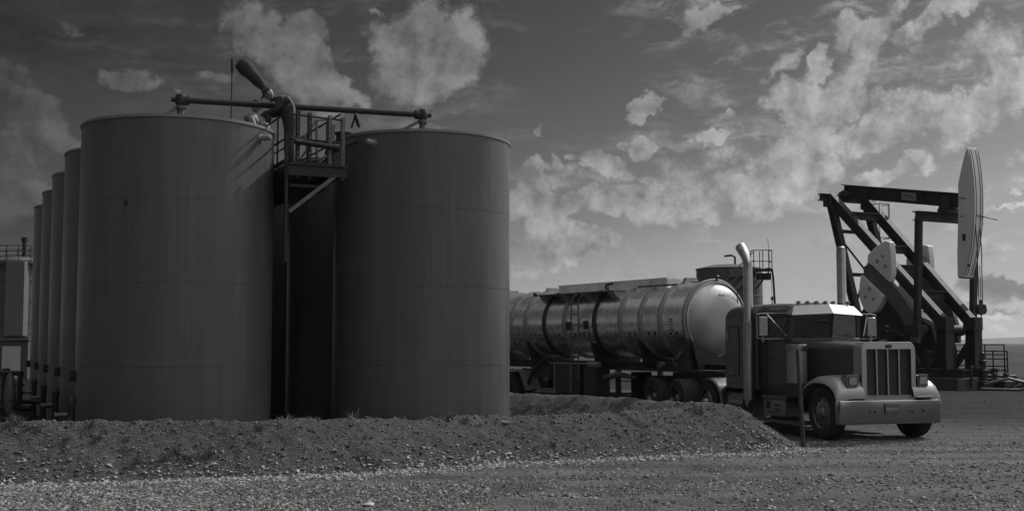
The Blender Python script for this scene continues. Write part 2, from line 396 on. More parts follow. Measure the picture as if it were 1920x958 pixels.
def axis_pts(lo,hi,st,far_lo,far_hi):
    a=list(np.arange(lo,hi,st)); s_=st; x=lo
    L=[]; 
    while x>far_lo: s_*=1.18; x-=s_; L.append(x)
    s_=st; x=a[-1]; H=[]
    while x<far_hi: s_*=1.18; x+=s_; H.append(x)
    return np.array(L[::-1]+a+H)
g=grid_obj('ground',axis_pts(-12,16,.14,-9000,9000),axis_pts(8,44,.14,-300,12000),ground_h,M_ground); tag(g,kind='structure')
bo=grid_obj('earth_berm',np.arange(-15,6.6,.05),np.arange(12.5,40,.05),berm_h,M_berm,cull=-.03); tag(bo,kind='structure')
# low hills on the horizon
def hill(name,y0,x0,x1,h,seed):
    xs=np.linspace(x0,x1,160); mb=MB(); prof=[]
    secs=[]
    for t_ in np.linspace(0,1,14):
        row=[]
        for x in xs:
            e=max(0,math.sin(math.pi*(x-x0)/(x1-x0)))**.8
            n=float(fbm(np.array([x/900.]),np.array([t_*2.+seed]),1.,4,seed)[0])
            row.append((x,y0+t_*1400,-2+max(0,h*e*math.sin(math.pi*t_)*(1+.5*n))))
        secs.append(row)
    n=len(xs); vs=[v for q in secs for v in q]
    fs=[(i*n+k,i*n+k+1,(i+1)*n+k+1,(i+1)*n+k) for i in range(13) for k in range(n-1)]
    mb.add(vs,fs); o=mb.build(name,mat('hill_grass',.10,.95,0,.3,.002,spec=.1),None,smooth=80); tag(o,kind='structure')
hill('hills',5200,1900,6800,62,3)
hill('hills',6800,-7000,-1500,34,8)
# ------------------------------------------------------------------ gravel
def shade_mat(name,rough=.9):
    m=bpy.data.materials.new(name); m.use_nodes=True; t=NT(m.node_tree); t.n.clear()
    a=t.new('ShaderNodeAttribute',attribute_name='shade').outputs['Fac']
    n=t.noise(t.new('ShaderNodeNewGeometry').outputs['Position'],60,3,.6).outputs[0]
    v=t.m('MULTIPLY',a,t.mr(n,.3,.7,.8,1.2)); cc=t.new('ShaderNodeCombineColor',{0:v,1:v,2:v}).outputs[0]
    bs=t.new('ShaderNodeBsdfPrincipled',{'Base Color':cc,'Roughness':rough,'Specular IOR Level':.25})
    t.new('ShaderNodeOutputMaterial',{0:bs.outputs[0]}); return m
M_stone=shade_mat('gravel_stones',.8); M_grass=shade_mat('dry_grass')
OCT=np.array([(1,0,0),(-1,0,0),(0,1,0),(0,-1,0),(0,0,1),(0,0,-1)],float)
OF=np.array([(0,2,4),(2,1,4),(1,3,4),(3,0,4),(2,0,5),(1,2,5),(3,1,5),(0,3,5)])
def frustum_xy(n,d0,d1,pw=1.0,margin=.06):
    u=rng.random(n); d_=d0+(d1-d0)*u**pw
    x=(rng.random(n)-.5)*2*(.4286+margin)*d_
    return x,d_
def stones(name,x,y,s_,shade,label_kind='stuff',sink=.15):
    n=len(x); z=surf_h(x,y)
    k=6
    j=1+(rng.random((n,k,1))-.5)*.7
    v=OCT[None]*j+(rng.random((n,k,3))-.5)*.55
    asp=np.stack([.8+.7*rng.random(n),.7+.5*rng.random(n),.45+.4*rng.random(n)],-1)
    v=v*asp[:,None,:]*s_[:,None,None]
    a=rng.random(n)*2*np.pi; c,s2=np.cos(a),np.sin(a)
    tl=(rng.random(n)-.5)*1.0; ct,st=np.cos(tl),np.sin(tl)
    X=v[:,:,0]; Y=v[:,:,1]; Z=v[:,:,2]
    Y,Z=Y*ct[:,None]-Z*st[:,None],Y*st[:,None]+Z*ct[:,None]
    X,Y=X*c[:,None]-Y*s2[:,None],X*s2[:,None]+Y*c[:,None]
    co=np.stack([X+x[:,None],Y+y[:,None],Z+(z+s_*sink)[:,None]],-1).reshape(-1,3)
    f=(OF[None]+(np.arange(n)*k)[:,None,None]).reshape(-1,3)
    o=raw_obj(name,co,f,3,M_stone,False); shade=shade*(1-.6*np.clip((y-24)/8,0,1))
    at=o.data.attributes.new('shade','FLOAT','POINT'); at.data.foreach_set('value',np.repeat(shade,k).astype(np.float32))
    return o
def sizes(n,lo,hi,pw=3): return lo+(hi-lo)*rng.random(n)**pw
xs1,ys1=frustum_xy(42000,13.0,24,1.05); xs2,ys2=frustum_xy(12000,22,46,1.0)
k2=(xs2>-1.5)|(ys2<23); xs2,ys2=xs2[k2],ys2[k2]
gx=np.concatenate([xs1,xs2]); gy=np.concatenate([ys1,ys2])
# dense pale stones along the foot of the berm
tp=np.array([(-9.5,15.9),(-7.25,16.75),(-4.4,17.55),(-2.1,18.25),(-.2,19.7),(2.28,20.55),(4.3,21.5),(5.6,22.5)])
nn=6500; seg=rng.random(nn)*(len(tp)-1); i0=seg.astype(int); fr=(seg-i0)[:,None]
tq=tp[i0]*(1-fr)+tp[i0+1]*fr
off=rng.normal(0,.30,nn)
tx=tq[:,0]+off*.42+rng.normal(0,.1,nn); ty=tq[:,1]-off*.9-.15
# left foreground is stonier
lx=-6.8+6.5*rng.random(9000)**1.4; ly=13.2+3.6*rng.random(9000); lk=np.abs(lx/ly)<.5; lx,ly=lx[lk],ly[lk]
ln_=fbm((gx*math.cos(R(21))+gy*math.sin(R(21)))*.10,(-gx*math.sin(R(21))+gy*math.cos(R(21)))*1.3,1.,3,31); kp=(rng.random(len(gx))<np.clip(.62+1.6*ln_,.22,1))|(berm_h(gx,gy)>.05); gx,gy=gx[kp],gy[kp]
X=np.concatenate([gx,tx,lx]); Y=np.concatenate([gy,ty,ly])
S=np.concatenate([sizes(len(gx),.007,.038,2.6),sizes(len(tx),.010,.045,2.2),sizes(len(lx),.009,.038,2.2)])
onb=berm_h(gx,gy)>.06
SH=.60*np.concatenate([np.where(onb,.10+.25*rng.random(len(gx))**1.8,.16+.42*rng.random(len(gx))**1.2),.28+.42*rng.random(len(tx)),.14+.44*rng.random(len(lx))])
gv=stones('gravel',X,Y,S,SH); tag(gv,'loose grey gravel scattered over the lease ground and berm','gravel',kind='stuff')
# a few bigger rocks that one could pick up
for (px,py,s_,lb) in ((695,943,.07,'dark flat rock lying on the gravel at the bottom of the picture'),(948,851,.07,'pale slab of rock at the foot of the berm below the right tank'),
                      (952,861,.055,'pale lump of rock at the berm foot just below the pale slab')):
    dd=1.95*2240/(py-643); xx=(px-960)/2240*dd
    bm=bmesh.new(); bmesh.ops.create_icosphere(bm,subdivisions=3,radius=s_)
    rr_=np.random.default_rng(px)
    pl_=[(Vector(rr_.normal(0,1,3)).normalized(),s_*(.55+.3*rr_.random())) for _ in range(14)]
    for v in bm.verts:
        for nn_,dd_ in pl_:
            q_=v.co.dot(nn_)
            if q_>dd_: v.co-=nn_*(q_-dd_)
        v.co.x*=1.7; v.co.z*=.42
    me=bpy.data.meshes.new('rock'); bm.to_mesh(me); bm.free(); me.materials.append(mat('rock_face',.42,.9,0,.3,20,.5,60))
    o=bpy.data.objects.new('rock',me); col.objects.link(o); z0=float(surf_h(np.array([xx]),np.array([dd]))[0]); o.location=(xx,dd,z0+s_*.25); o.rotation_euler=(0,0,rr_.random()*3)
    tag(o,lb,'rock')
# ------------------------------------------------------------------ grass
def blades(x,y,z,h,lean,wd):
    n=len(x); a=rng.random(n)*2*np.pi; c,s_=np.cos(a),np.sin(a); b_=rng.random(n)*2*np.pi
    lx_,ly_=np.cos(b_)*lean*h,np.sin(b_)*lean*h
    p=np.zeros((n,5,3)); 
    p[:,0]=np.stack([x-c*wd,y-s_*wd,z-.01],-1); p[:,1]=np.stack([x+c*wd,y+s_*wd,z-.01],-1)
    p[:,2]=np.stack([x+c*wd*.7+lx_*.4,y+s_*wd*.7+ly_*.4,z+h*.55],-1); p[:,3]=np.stack([x-c*wd*.7+lx_*.4,y-s_*wd*.7+ly_*.4,z+h*.55],-1)
    p[:,4]=np.stack([x+lx_,y+ly_,z+h],-1)
    i=(np.arange(n)*5)[:,None]
    f=np.concatenate([i+np.array([[0,1,2]]),i+np.array([[0,2,3]]),i+np.array([[3,2,4]])])
    return p.reshape(-1,3),f
def pix(px,py):
    dd=1.95*2240/(py-643); return (px-960)/2240*dd,dd
cl=[]
for (px,py,n,sx_,sy_) in ((700,915,1500,2.2,.5),(1080,905,1300,1.5,.45),(880,930,1300,2.0,.5),(1250,880,900,1.4,.45),(480,925,800,1.2,.4),(250,905,350,.8,.3),(1150,930,700,1.5,.4),
                          (520,878,500,.8,.25),(1560,900,500,2.,.7),(120,935,300,1.,.3),(1000,945,800,2.5,.3),(1750,880,400,2.,.8)):
    x_,y_=pix(px,py); k=rng.normal(0,1,(n,2)); cl.append(np.stack([x_+k[:,0]*sx_*.7,y_+k[:,1]*sy_],-1))
bx_,by_=frustum_xy(1200,13.2,24); cl.append(np.stack([bx_,by_],-1))
rx_,ry_=frustum_xy(5000,24,60); kk=(rx_/ry_>.2); cl.append(np.stack([rx_[kk],ry_[kk]],-1))
gp=np.concatenate(cl); cn=fbm(gp[:,0],gp[:,1],1.6,3,21); gp=gp[cn>-.10]
gp=gp[rng.random(len(gp))<.8]; gp=np.concatenate([gp+rng.normal(0,.02,gp.shape) for _ in range(2)])
hz=.02+.055*rng.random(len(gp))**2
co,f=blades(gp[:,0],gp[:,1],surf_h(gp[:,0],gp[:,1]),hz,.55,.0032)
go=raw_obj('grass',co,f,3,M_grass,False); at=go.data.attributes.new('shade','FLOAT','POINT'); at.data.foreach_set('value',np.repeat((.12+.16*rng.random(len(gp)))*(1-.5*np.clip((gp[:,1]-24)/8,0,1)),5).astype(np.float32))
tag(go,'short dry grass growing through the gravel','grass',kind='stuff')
def weed(x,y,n,h,spread,label,sh=(.07,.17)):
    k=max(3,int(spread*28)); ck=rng.normal(0,spread*.62,(k,2)); ck[:,1]*=.6; hk=.35+.65*rng.random(k); wk=rng.random(k)**2+.15
    pick=rng.choice(k,n,p=wk/wk.sum()); xx=ck[pick,0]+rng.normal(0,.028,n); yy=ck[pick,1]+rng.normal(0,.028,n)
    z0=float(surf_h(np.array([x]),np.array([y]))[0])
    zz=surf_h(x+xx,y+yy)-z0; hh=h*(.25+.75*rng.random(n))*hk[pick]
    co,f=blades(xx,yy,zz,hh,.75,.0045)
    o=raw_obj('weed',co,f,3,M_grass,False); at=o.data.attributes.new('shade','FLOAT','POINT'); at.data.foreach_set('value',np.repeat(sh[0]+(sh[1]-sh[0])*rng.random(n),5).astype(np.float32))
    o.location=(x,y,z0); tag(o,label,'weed','weeds on the berm')
def crest_xy(px,off=0):
    for i in range(8):
        a,b_=CREST[i],CREST[i+1]
        f0=a[0]/a[1]; f1=b_[0]/b_[1]; q=(px-960)/2240
        if min(f0,f1)<=q<=max(f0,f1):
            lo,hi=0.,1.
            for _ in range(30):
                m_=(lo+hi)/2; X_=a[0]+(b_[0]-a[0])*m_; Y_=a[1]+(b_[1]-a[1])*m_
                if X_/Y_<q: lo=m_
                else: hi=m_
            return X_+.42*off*1.0,Y_-.9*off
for (px,off,n,h,sp,lb) in ((522,-.45,260,.36,.12,'spiky weed on the berm crest in front of the dark gap between the tanks'),
    (548,-.4,160,.30,.10,'thin weed on the berm crest just right of the spiky one'),(583,-.4,140,.26,.10,'small weed on the berm crest below the left edge of the right tank'),
    (672,-.35,60,.34,.03,'lone upright stalk weed on the berm crest below the right tank'),
    (45,.15,260,.20,.26,'bushy weed at the top of the berm near the left edge of the photo'),
    (110,.5,200,.15,.22,'low dark weed halfway down the berm near the left edge'),
    (185,.4,300,.17,.30,'wide straggly weed on the upper berm slope under the left tank'),
    (330,1.0,320,.24,.24,'dark bushy weed near the foot of the berm below the left tank'),
    (250,1.1,150,.14,.30,'flat sparse weed near the berm foot left of the dark bushy one'),
    (470,.3,130,.16,.22,'dark weed tuft on the upper berm slope under the right side of the left tank'),
    (852,.25,190,.20,.18,'dark tuft of weed on the upper berm slope below the right tank'),
    (1300,.35,190,.15,.20,'weed tuft high on the mound left of the truck'),(640,1.15,200,.13,.35,'pale low weed at the berm foot below the right tank'),(985,1.0,110,.17,.10,'small upright weed among pale stones at the berm foot')):
    q=crest_xy(px,off)
    if q: weed(q[0],q[1],n,h,sp,lb,(.16,.30) if off<0 else (.07,.17))
# ------------------------------------------------------------------ storage tanks
TR=1.829; TH_=6.1
def make_tank(cx,cy,label,group,nub=None,hatch=None,left=False):
    t=empty('storage_tank',(cx,cy,0),0,label,'storage tank',group)
    prof=[(TR+.012,-.1),(TR+.012,.05),(TR,.055)]
    for k in range(1,4):
        z=TH_*k/4; prof+=[(TR,z-.002),(TR+.004,z),(TR+.004,z+.004),(TR+.001,z+.0045)]
    prof+=[(TR,TH_-.05)]
    MB().lathe(prof,n=128).build('shell',M_tank,t,smooth=25)
    MB().lathe([(TR-.01,TH_-.052),(TR+.02,TH_-.045),(TR+.02,TH_-.012),(TR+.005,TH_-.008),(TR+.005,TH_+.01),(TR-.03,TH_+.01)],n=128).build('rim',mat('rim_steel_pale',.2,.45,0,.15,6),t,smooth=25)
    MB().lathe([(TR-.03,TH_-.02),(.25,TH_+.30),(.0,TH_+.31)],n=64).build('roof',M_tank,t)
    if nub is not None:
        a=R(nub); d=Vector((math.cos(a),math.sin(a),0)); q=Vector((0,0,5.86))
        mb=MB().path([q+d*(TR-.05),q+d*(TR+.14),q+d*(TR+.20),q+d*(TR+.235)],[.058,.058,.055,.03],16)
        mb.tube(q+d*(TR-.01),q+d*(TR+.02),.085,16); mb.build('overflow_pipe',mat('pale_pipe_paint',.25,.45,0,.12,8),t)
    # welding lug
    if nub==-20:
      a=R(-90-14); d=Vector((math.cos(a),math.sin(a),0)); mb=MB(); mb.bar(d*(TR-.02)+Vector((0,0,4.49)),d*(TR+.06)+Vector((0,0,4.49)),.03,.05); mb.bar(d*(TR+.05)+Vector((0,0,4.42)),d*(TR+.05)+Vector((0,0,4.50)),.025,.025); mb.build('lug',M_dark,t)
    if hatch:
        hx,hy=hatch; z=TH_+.08
        MB().lathe([(.22,z-.1),(.22,z+.12),(.25,z+.12),(.25,z+.16),(.0,z+.17)],(hx,hy,0),n=24).build('hatch_neck',M_white,t)
    # side manway and valve low on the left flank
    if left:
        a=R(203); d=Vector((math.cos(a),math.sin(a),0)); q=Vector((0,0,1.33))
        mb=MB().tube(q+d*(TR-.03),q+d*(TR+.07),.055,14); mb.box(q+d*(TR+.04),(.09,.09,.2)); mb.build('side_valve',M_dark,t)
    return t
A0=Vector((-6.54,23.3,0)); B0=Vector((-1.88,24.85,0)); ST=Vector((-1.6,3.45,0))
la=['largest looking tan tank at the left front of the battery with a sunlit overflow nub','tank directly behind the large left front tank, second in the receding row','third tank of the receding left row','fourth tank of the receding left row, shorter looking','farthest tank of the receding left row beside the pipework']
for k in range(5):
    p=A0+ST*k; make_tank(p.x,p.y,la[k],'storage tanks of the battery',nub=-20 if k==0 else None,hatch=None,left=True)
lb=['tan tank at the right front of the battery, in front of the trailer','dark shaded tank seen in the gap between the two front tanks','tank glimpsed as a dark strip behind the shaded one in the gap']
for k in range(3):
    p=B0+ST*k; make_tank(p.x,p.y,lb[k],'storage tanks of the battery',nub=-117 if k==0 else None)
# open thief hatches standing up on the right-hand row
def thief(x,y,z,rz,label):
    t=empty('thief_hatch',(x,y,z),rz,label,'hatch','open tank hatches')
    MB().lathe([(.15,-.15),(.15,.0),(.18,.0),(.18,.04),(.13,.04)],n=20).build('neck',M_dark,t)
    mb=MB(); mb.path([(.16,0,.14),(.20,0,.30),(.28,0,.48),(.34,0,.52)],[.02,.02,.02,.01],8); mb.build('lid_arm',M_dark,t)
    mb=MB(); mb.lathe([(0,-.03),(.12,-.02),(.17,.02),(.10,.06),(0,.08)],n=20)
    o=mb.build('lid',M_cap,t); o.location=(.26,0,.30); o.rotation_euler=(0,R(72),0)
thief(-3.42,24.0,6.16,10,'open dark hatch lid standing on the left edge of the right front tank roof')
thief(-4.42,27.0,6.10,10,'open hatch lid on the tank roof seen through the walkway railing')
# equalising pipe from roof centre to roof centre
vp=empty('vent_pipe',(A0.x,A0.y,6.35),0,'long dark pipe crossing above both front tanks from roof to roof','pipe')
d=B0-A0; u=d.normalized(); z1=.38
MB().tube((0,0,z1),(d.x,d.y,z1),.062,14).build('main_pipe',M_dark,vp)
MB().tube((d.x*.16,d.y*.16,z1),(d.x*.165,d.y*.165,z1),.075,14).tube((d.x*.36,d.y*.36,z1),(d.x*.366,d.y*.366,z1),.078,14).build('coupling',M_dark,vp)
for e,s_ in((Vector((0,0,0)),1),(Vector((d.x,d.y,0)),-1)):
    mb=MB(); mb.path([e+Vector((0,0,-.05)),e+Vector((0,0,.22)),e+Vector((0,0,z1))],[.07,.07,.075],12)
    mb.tube(e+Vector((0,0,.02)),e+Vector((0,0,.06)),.13,14); mb.tube(e+Vector((0,0,.20)),e+Vector((0,0,.25)),.11,12); mb.build('riser',M_galv,vp)
    mb=MB(); mb.lathe([(.0,-.10),(.10,-.09),(.12,0),(.09,.10),(0,.12)],(e.x,e.y,z1),n=14); mb.tube(e+u*.02*s_+Vector((0,0,z1)),e+u*.16*s_+Vector((0,0,z1)),.10,14)
    mb.tube(e-u*.18*s_+Vector((0,0,z1)),e+Vector((0,0,z1)),.05,10); mb.build('elbow',M_dark,vp)
    mb=MB(); mb.bar(e-u*(.0)+Vector((0,0,.28)),e+Vector((-.42 if s_>0 else -.62,-.30,-.12)),.05,.07); mb.build('strut',M_galv,vp)
# ------------------------------------------------------------------ walkway between the tanks
RA=Vector((-.42,.907,0)).normalized(); RL=Vector((RA.y,-RA.x,0))
pf=empty('walkway',(-3.80,22.78,5.38),math.degrees(math.atan2(RL.y,RL.x)),'steel stair platform and railings high between the two front tanks','walkway')
HW=.50
MB().b2((-HW,-.05,-.04),(HW,13,0)).build('deck',M_dark,pf)
MB().ibeam((-HW-.02,-.05,-.13),(HW+.14,-.05,-.13),.24,.08).build('front_channel',M_dark,pf)
mb=MB(); mb.ibeam((-HW,0,-.16),(-HW,13,-.16),.2,.08); mb.ibeam((HW,0,-.16),(HW,13,-.16),.2,.08); mb.build('side_beam',M_dark,pf)
def perf(x,y,z0,z1,wd=.062):
    # angle-iron post with punched holes: built as a ladder of short pieces
    mb=MB(); n=int((z1-z0)/.1); mb.box((x-wd/2+.011,y,(z0+z1)/2),(.022,.02,z1-z0)); mb.box((x+wd/2-.011,y,(z0+z1)/2),(.022,.02,z1-z0))
    for k in range(n): mb.box((x,y,z0+.05+k*.1),(wd-.042,.018,.062))
    mb.box((x-wd/2,y+.035,(z0+z1)/2),(.012,.07,z1-z0)); mb.build('post',M_galv if (x>.1) else M_dark,pf)
for x,y,z1_ in((-.33,-.03,1.02),(-.10,-.03,.98),(.30,-.04,.96),(.38,.05,.80),(.56,-.03,.93)): perf(x,y,-.30,z1_)
perf(-HW-.04,-.02,-1.9,.55,.05)
mb=MB()
for z in(.5,1.0):
    mb.tube((-HW,-.02,z*.93),(HW+.1,-.02,z*.88),.02,8)
mb.build('handrail',M_dark,pf)
for s_ in(-1,1):
    mb=MB()
    for z in(.5,1.0): mb.tube((s_*HW,0,z),(s_*HW,13,z),.02,8)
    for y in np.arange(.9,13,1.5): mb.tube((s_*HW,y,0),(s_*HW,y,1.0),.02,8)
    mb.box((s_*HW,6.5,.06),(.01,13,.1)); mb.build('side_railing',M_dark,pf)
mb=MB(); mb.path([(-.28,.35,.28),(.12,.35,.92),(.42,.35,.95)],.022,8); mb.path([(-.30,.5,-.05),(.10,.5,.50),(.42,.5,.52)],.022,8); mb.tube((.13,.35,.92),(.16,.4,-.05),.022,8); mb.tube((-.12,.4,.62),(.08,.4,-.1),.02,8); mb.build('stair_railing',M_galv,pf)
mb=MB(); mb.tube((-.42,-.09,.40),(.40,-.09,.33),.055,12); mb.tube((.36,-.09,.33),(.46,-.09,.33),.07,12); mb.build('cross_pipe',M_dark,pf)
mb=MB(); mb.bar((-HW+.0,-.06,-.95),(.40,-.06,-.22),.05,.07); mb.build('diagonal_brace',M_galv,pf)
mb=MB(); mb.box((-.05,.6,-.42),(.8,1.0,.06)); mb.bar((-.45,.4,-.62),(.1,.9,-.5),.08,.3); mb.build('lower_tread',M_blk,pf)
mb=MB(); mb.path([(.1,.1,.02),(.5,.3,.35),(.9,.2,.55)],[.04,.05,.05],8); mb.build('branch_pipe',M_dark,pf)
mb=MB(); mb.path([(-.45,.06,-.03),(-.46,.04,-.2),(-.42,.06,-.3)],[.09,.10,.05],8); mb.box((.46,.02,.1),(.2,.1,.5)); mb.build('valve_cluster',M_blk,pf)
# ------------------------------------------------------------------ windsock
ws=empty('windsock',(-6.06,25.5,0),0,'dark windsock on a thin pole rising behind the left front tank','windsock')
MB().tube((0,0,0),(0,0,8.06),.014,8).build('pole',M_dark,ws)
MB().tube((0,0,7.78),(0,0,8.08),.03,8).build('swivel',M_blk,ws)
o0=Vector((.20,0,7.97)); dr=Vector((.60,-.25,-.64)).normalized()
pts=[];rs=[]
for k in range(11):
    t_=k/10; pts.append(o0+dr*1.12*t_+Vector((.10*math.sin(t_*3),0,-.10*math.sin(t_*2.6)))); rs.append(.185-.11*min(1,t_*1.5)+.010*math.sin(k*1.9)+(-.03 if k==0 else 0))
mb=MB(); mb.path(pts,rs,22,cap=False); o=mb.build('sock',M_sock,ws,smooth=60,fix=False)
mb=MB()
for k in range(4):
    a=k*math.pi/2+.4; _,s1,u1=basis(dr); mb.tube((0,0,7.82+.06*k),o0+(s1*math.cos(a)+u1*math.sin(a))*.205,.004,5)
mb.build('line',M_blk,ws)
# ------------------------------------------------------------------ people
def body(name,joints,edges,rad,m,parent,root=0,sub=2):
    me=bpy.data.meshes.new(name); me.from_pydata([tuple(j) for j in joints],edges,[])
    o=bpy.data.objects.new(name,me); col.objects.link(o)
    sk=o.modifiers.new('skin','SKIN'); 
    if not me.skin_vertices: 
        bpy.context.view_layer.objects.active=o
    sv=me.skin_vertices[0].data if me.skin_vertices else None
    if sv is None:
        bm=bmesh.new(); bm.from_mesh(me); bm.verts.layers.skin.verify(); bm.to_mesh(me); bm.free(); sv=me.skin_vertices[0].data
    for i,r in enumerate(rad):
        sv[i].radius=(r,r) if not isinstance(r,tuple) else r; sv[i].use_root=(i==root)
    ss=o.modifiers.new('sub','SUBSURF'); ss.levels=sub; ss.render_levels=sub
    bpy.context.view_layer.update()
    m2=bpy.data.meshes.new_from_object(o.evaluated_get(bpy.context.evaluated_depsgraph_get()))
    o.modifiers.clear(); o.data=m2; m2.name=name; m2.materials.clear(); m2.materials.append(m)
    m2.polygons.foreach_set('use_smooth',[True]*len(m2.polygons)); o.parent=parent
    return o
def head(parent,c,f,up,hat='cap'):
    # c centre of skull, f facing direction, up head-up direction
    c=Vector(c); f=Vector(f).normalized(); up=Vector(up); sdv=f.cross(up).normalized(); up=sdv.cross(f)
    def P_(a,b_,z): return c+sdv*a+f*b_+up*z
    mb=MB(); n=16; secs=[]
    for (z,w_,fr,bk) in((-.13,.03,.055,-.0),(-.115,.045,.085,.02),(-.09,.058,.095,.05),(-.05,.066,.096,.08),(0,.074,.098,.095),(.045,.076,.096,.10),(.085,.066,.082,.09),(.115,.042,.05,.06),(.125,.012,.015,.02)):
        row=[]
        for k in range(n):
            a=2*math.pi*k/n; x=math.cos(a)*w_; y=math.sin(a); y=y*fr if y>0 else y*bk
            row.append(P_(x,y,z))
        secs.append(row)
    mb.loft(secs); mb.path([P_(0,.09,.01),P_(0,.118,-.03),P_(0,.10,-.045)],[.010,.016,.010],8)          # nose
    for s_ in(-1,1): mb.path([P_(s_*.073,.0,.02),P_(s_*.084,-.01,-.005),P_(s_*.074,.0,-.035)],[.010,.018,.010],6)   # ears
    mb.bar(P_(-.024,.099,-.075),P_(.024,.099,-.075),.008,.008); mb.build('head',M_skin,parent,smooth=60)
    mb=MB()
    for s_ in(-1,1): mb.bar(P_(s_*.015,.098,.012),P_(s_*.045,.088,.012),.01,.014)
    mb.build('eye',M_ink,parent)
    mb=MB(); secs=[]
    for (z,w_,fr,bk) in((.03,.083,.105,.108),(.06,.084,.105,.108),(.10,.076,.094,.098),(.135,.05,.06,.065),(.15,.015,.018,.02)):
        secs.append([P_(math.cos(2*math.pi*k/n)*w_,math.sin(2*math.pi*k/n)*(fr if math.sin(2*math.pi*k/n)>0 else bk),z) for k in range(n)])
    mb.loft(secs); mb.loft([[P_(-.07,.07,.045),P_(.07,.07,.045),P_(.07,.07,.035),P_(-.07,.07,.035)],[P_(-.06,.16,.03),P_(.06,.16,.03),P_(.06,.16,.022),P_(-.06,.16,.022)],[P_(-.03,.185,.022),P_(.03,.185,.022),P_(.03,.185,.016),P_(-.03,.185,.016)]])
    mb.build('cap',M_cap,parent,smooth=50)
def hand(parent,wrist,dirv,palm_up,curl=.6,m=None):
    w0=Vector(wrist); d=Vector(dirv).normalized(); s_=d.cross(Vector(palm_up)).normalized(); u=s_.cross(d)
    mb=MB(); mb.loft([[w0+s_*a*.028+u*b_*.016 for a,b_ in((-1,-1),(1,-1),(1,1),(-1,1))],[w0+d*.05+s_*a*.04+u*b_*.016 for a,b_ in((-1,-1),(1,-1),(1,1),(-1,1))],[w0+d*.095+s_*a*.04+u*b_*.012 for a,b_ in((-1,-1),(1,-1),(1,1),(-1,1))]])
    for k,L in enumerate((.065,.078,.083,.073)):
        b0=w0+d*.09+s_*(.032-.0215*k)*-1; p1=b0+d*L*.45-u*L*.2*curl; p2=p1+d*L*.25*(1-curl)-u*L*.35*curl; p3=p2-d*L*.2*curl-u*L*.12
        mb.path([b0-d*.02,p1,p2,p3],[.0095,.009,.008,.006],7)
    t0=w0+d*.03+s_*.03; mb.path([t0,t0+s_*.03+d*.03-u*.01,t0+s_*.035+d*.055-u*.025],[.011,.010,.007],7)
    mb.build('hand',m or M_cap,parent,smooth=50)
# worker leaning over the left tank from the walkway (facing screen left)
p1=empty('person',(-4.45,23.72,5.38),0,'worker in cap and dark jacket with pale shoulder strap bending over the left front tank','person')
J=[(0,0,.95),(-.02,0,1.12),(-.08,0,1.31),(-.20,0,1.43),(-.31,0,1.48),
   (-.15,-.20,1.39),(-.24,-.24,1.18),(-.42,-.20,1.12),      # near arm (towards camera)
   (-.15,.20,1.39),(-.26,.24,1.20),(-.44,.18,1.14),
   (.02,-.10,.90),(.00,-.12,.50),(.08,-.12,.09),(-.08,-.13,.045),
   (.02,.10,.90),(-.06,.12,.50),(-.02,.13,.09),(-.18,.13,.045)]
Ed=[(0,1),(1,2),(2,3),(3,4),(3,5),(5,6),(6,7),(3,8),(8,9),(9,10),(0,11),(11,12),(12,13),(13,14),(0,15),(15,16),(16,17),(17,18)]
rd=[.18,.18,.195,.15,.065,.10,.07,.046,.10,.07,.046,.14,.10,.075,.05,.14,.10,.075,.05]
body('body',J,Ed,rd,M_cloth,p1)
head(p1,(-.44,-.02,1.56),(-.62,0,-.62),(-.62,0,.62))
hand(p1,(-.43,-.20,1.12),(-1,.1,-.2),(0,0,1)); hand(p1,(-.45,.18,1.14),(-1,-.1,-.2),(0,0,1))
mb=MB(); mb.path([(-.30,-.14,1.22),(-.24,-.19,1.36),(-.16,-.19,1.47),(-.02,-.16,1.46),(.07,-.13,1.32),(.10,-.13,1.12)],.022,6); mb.build('shoulder_strap',M_vest,p1)
# sampling tool held over the hatch
sm=empty('sampling_tool',(-4.86,23.55,6.46),0,'black sampling tool held in the hands of the bending worker','tool')
mb=MB(); mb.lathe([(.0,-.14),(.05,-.13),(.07,-.05),(.055,.05),(.03,.10),(0,.11)],n=14); mb.build('bottle',M_blk,sm)
mb=MB(); mb.path([(0,0,.1),(.05,0,.14),(.12,0,.10),(.14,0,.0)],.016,8); mb.lathe([(.02,-.02),(.08,-.02),(.08,.02),(.02,.02)],(-.03,-.02,.02),axis='y',n=14); mb.build('handle',M_blk,sm)
# second worker behind the rim
p2=empty('person',(-5.66,25.6,5.38),0,'second worker in light shirt and brimmed cap, head and shoulders behind the tank rim','person')
J=[(0,0,.93),(.0,0,1.12),(.01,0,1.33),(.03,0,1.46),(.06,0,1.55),(.02,-.20,1.40),(.14,-.26,1.18),(.38,-.20,1.05),(.02,.20,1.40),(.14,.26,1.18),(.38,.18,1.05),
   (0,-.10,.88),(.03,-.11,.48),(-.02,-.11,.09),(.13,-.12,.045),(0,.10,.88),(.06,.11,.48),(.02,.12,.09),(.17,.12,.045)]
body('body',J,Ed,rd,M_vest,p2)
head(p2,(.10,0,1.68),(.95,0,-.3),(.3,0,.95))
hand(p2,(.39,-.20,1.04),(1,.1,-.3),(0,0,1)); hand(p2,(.39,.18,1.04),(1,-.1,-.3),(0,0,1))
# small dome vent beside the hatch
dv=MB(); dv.lathe([(.10,-.25),(.10,.05),(.17,.06),(.18,.12),(.14,.22),(.06,.27),(0,.28)],n=22); o=dv.build('roof_vent',mat('pale_pipe_paint',.25),None); o.location=(-5.02,24.0,6.20); o.scale=(.62,.62,.8); tag(o,'small pale domed vent on the left front tank roof by the worker','vent')
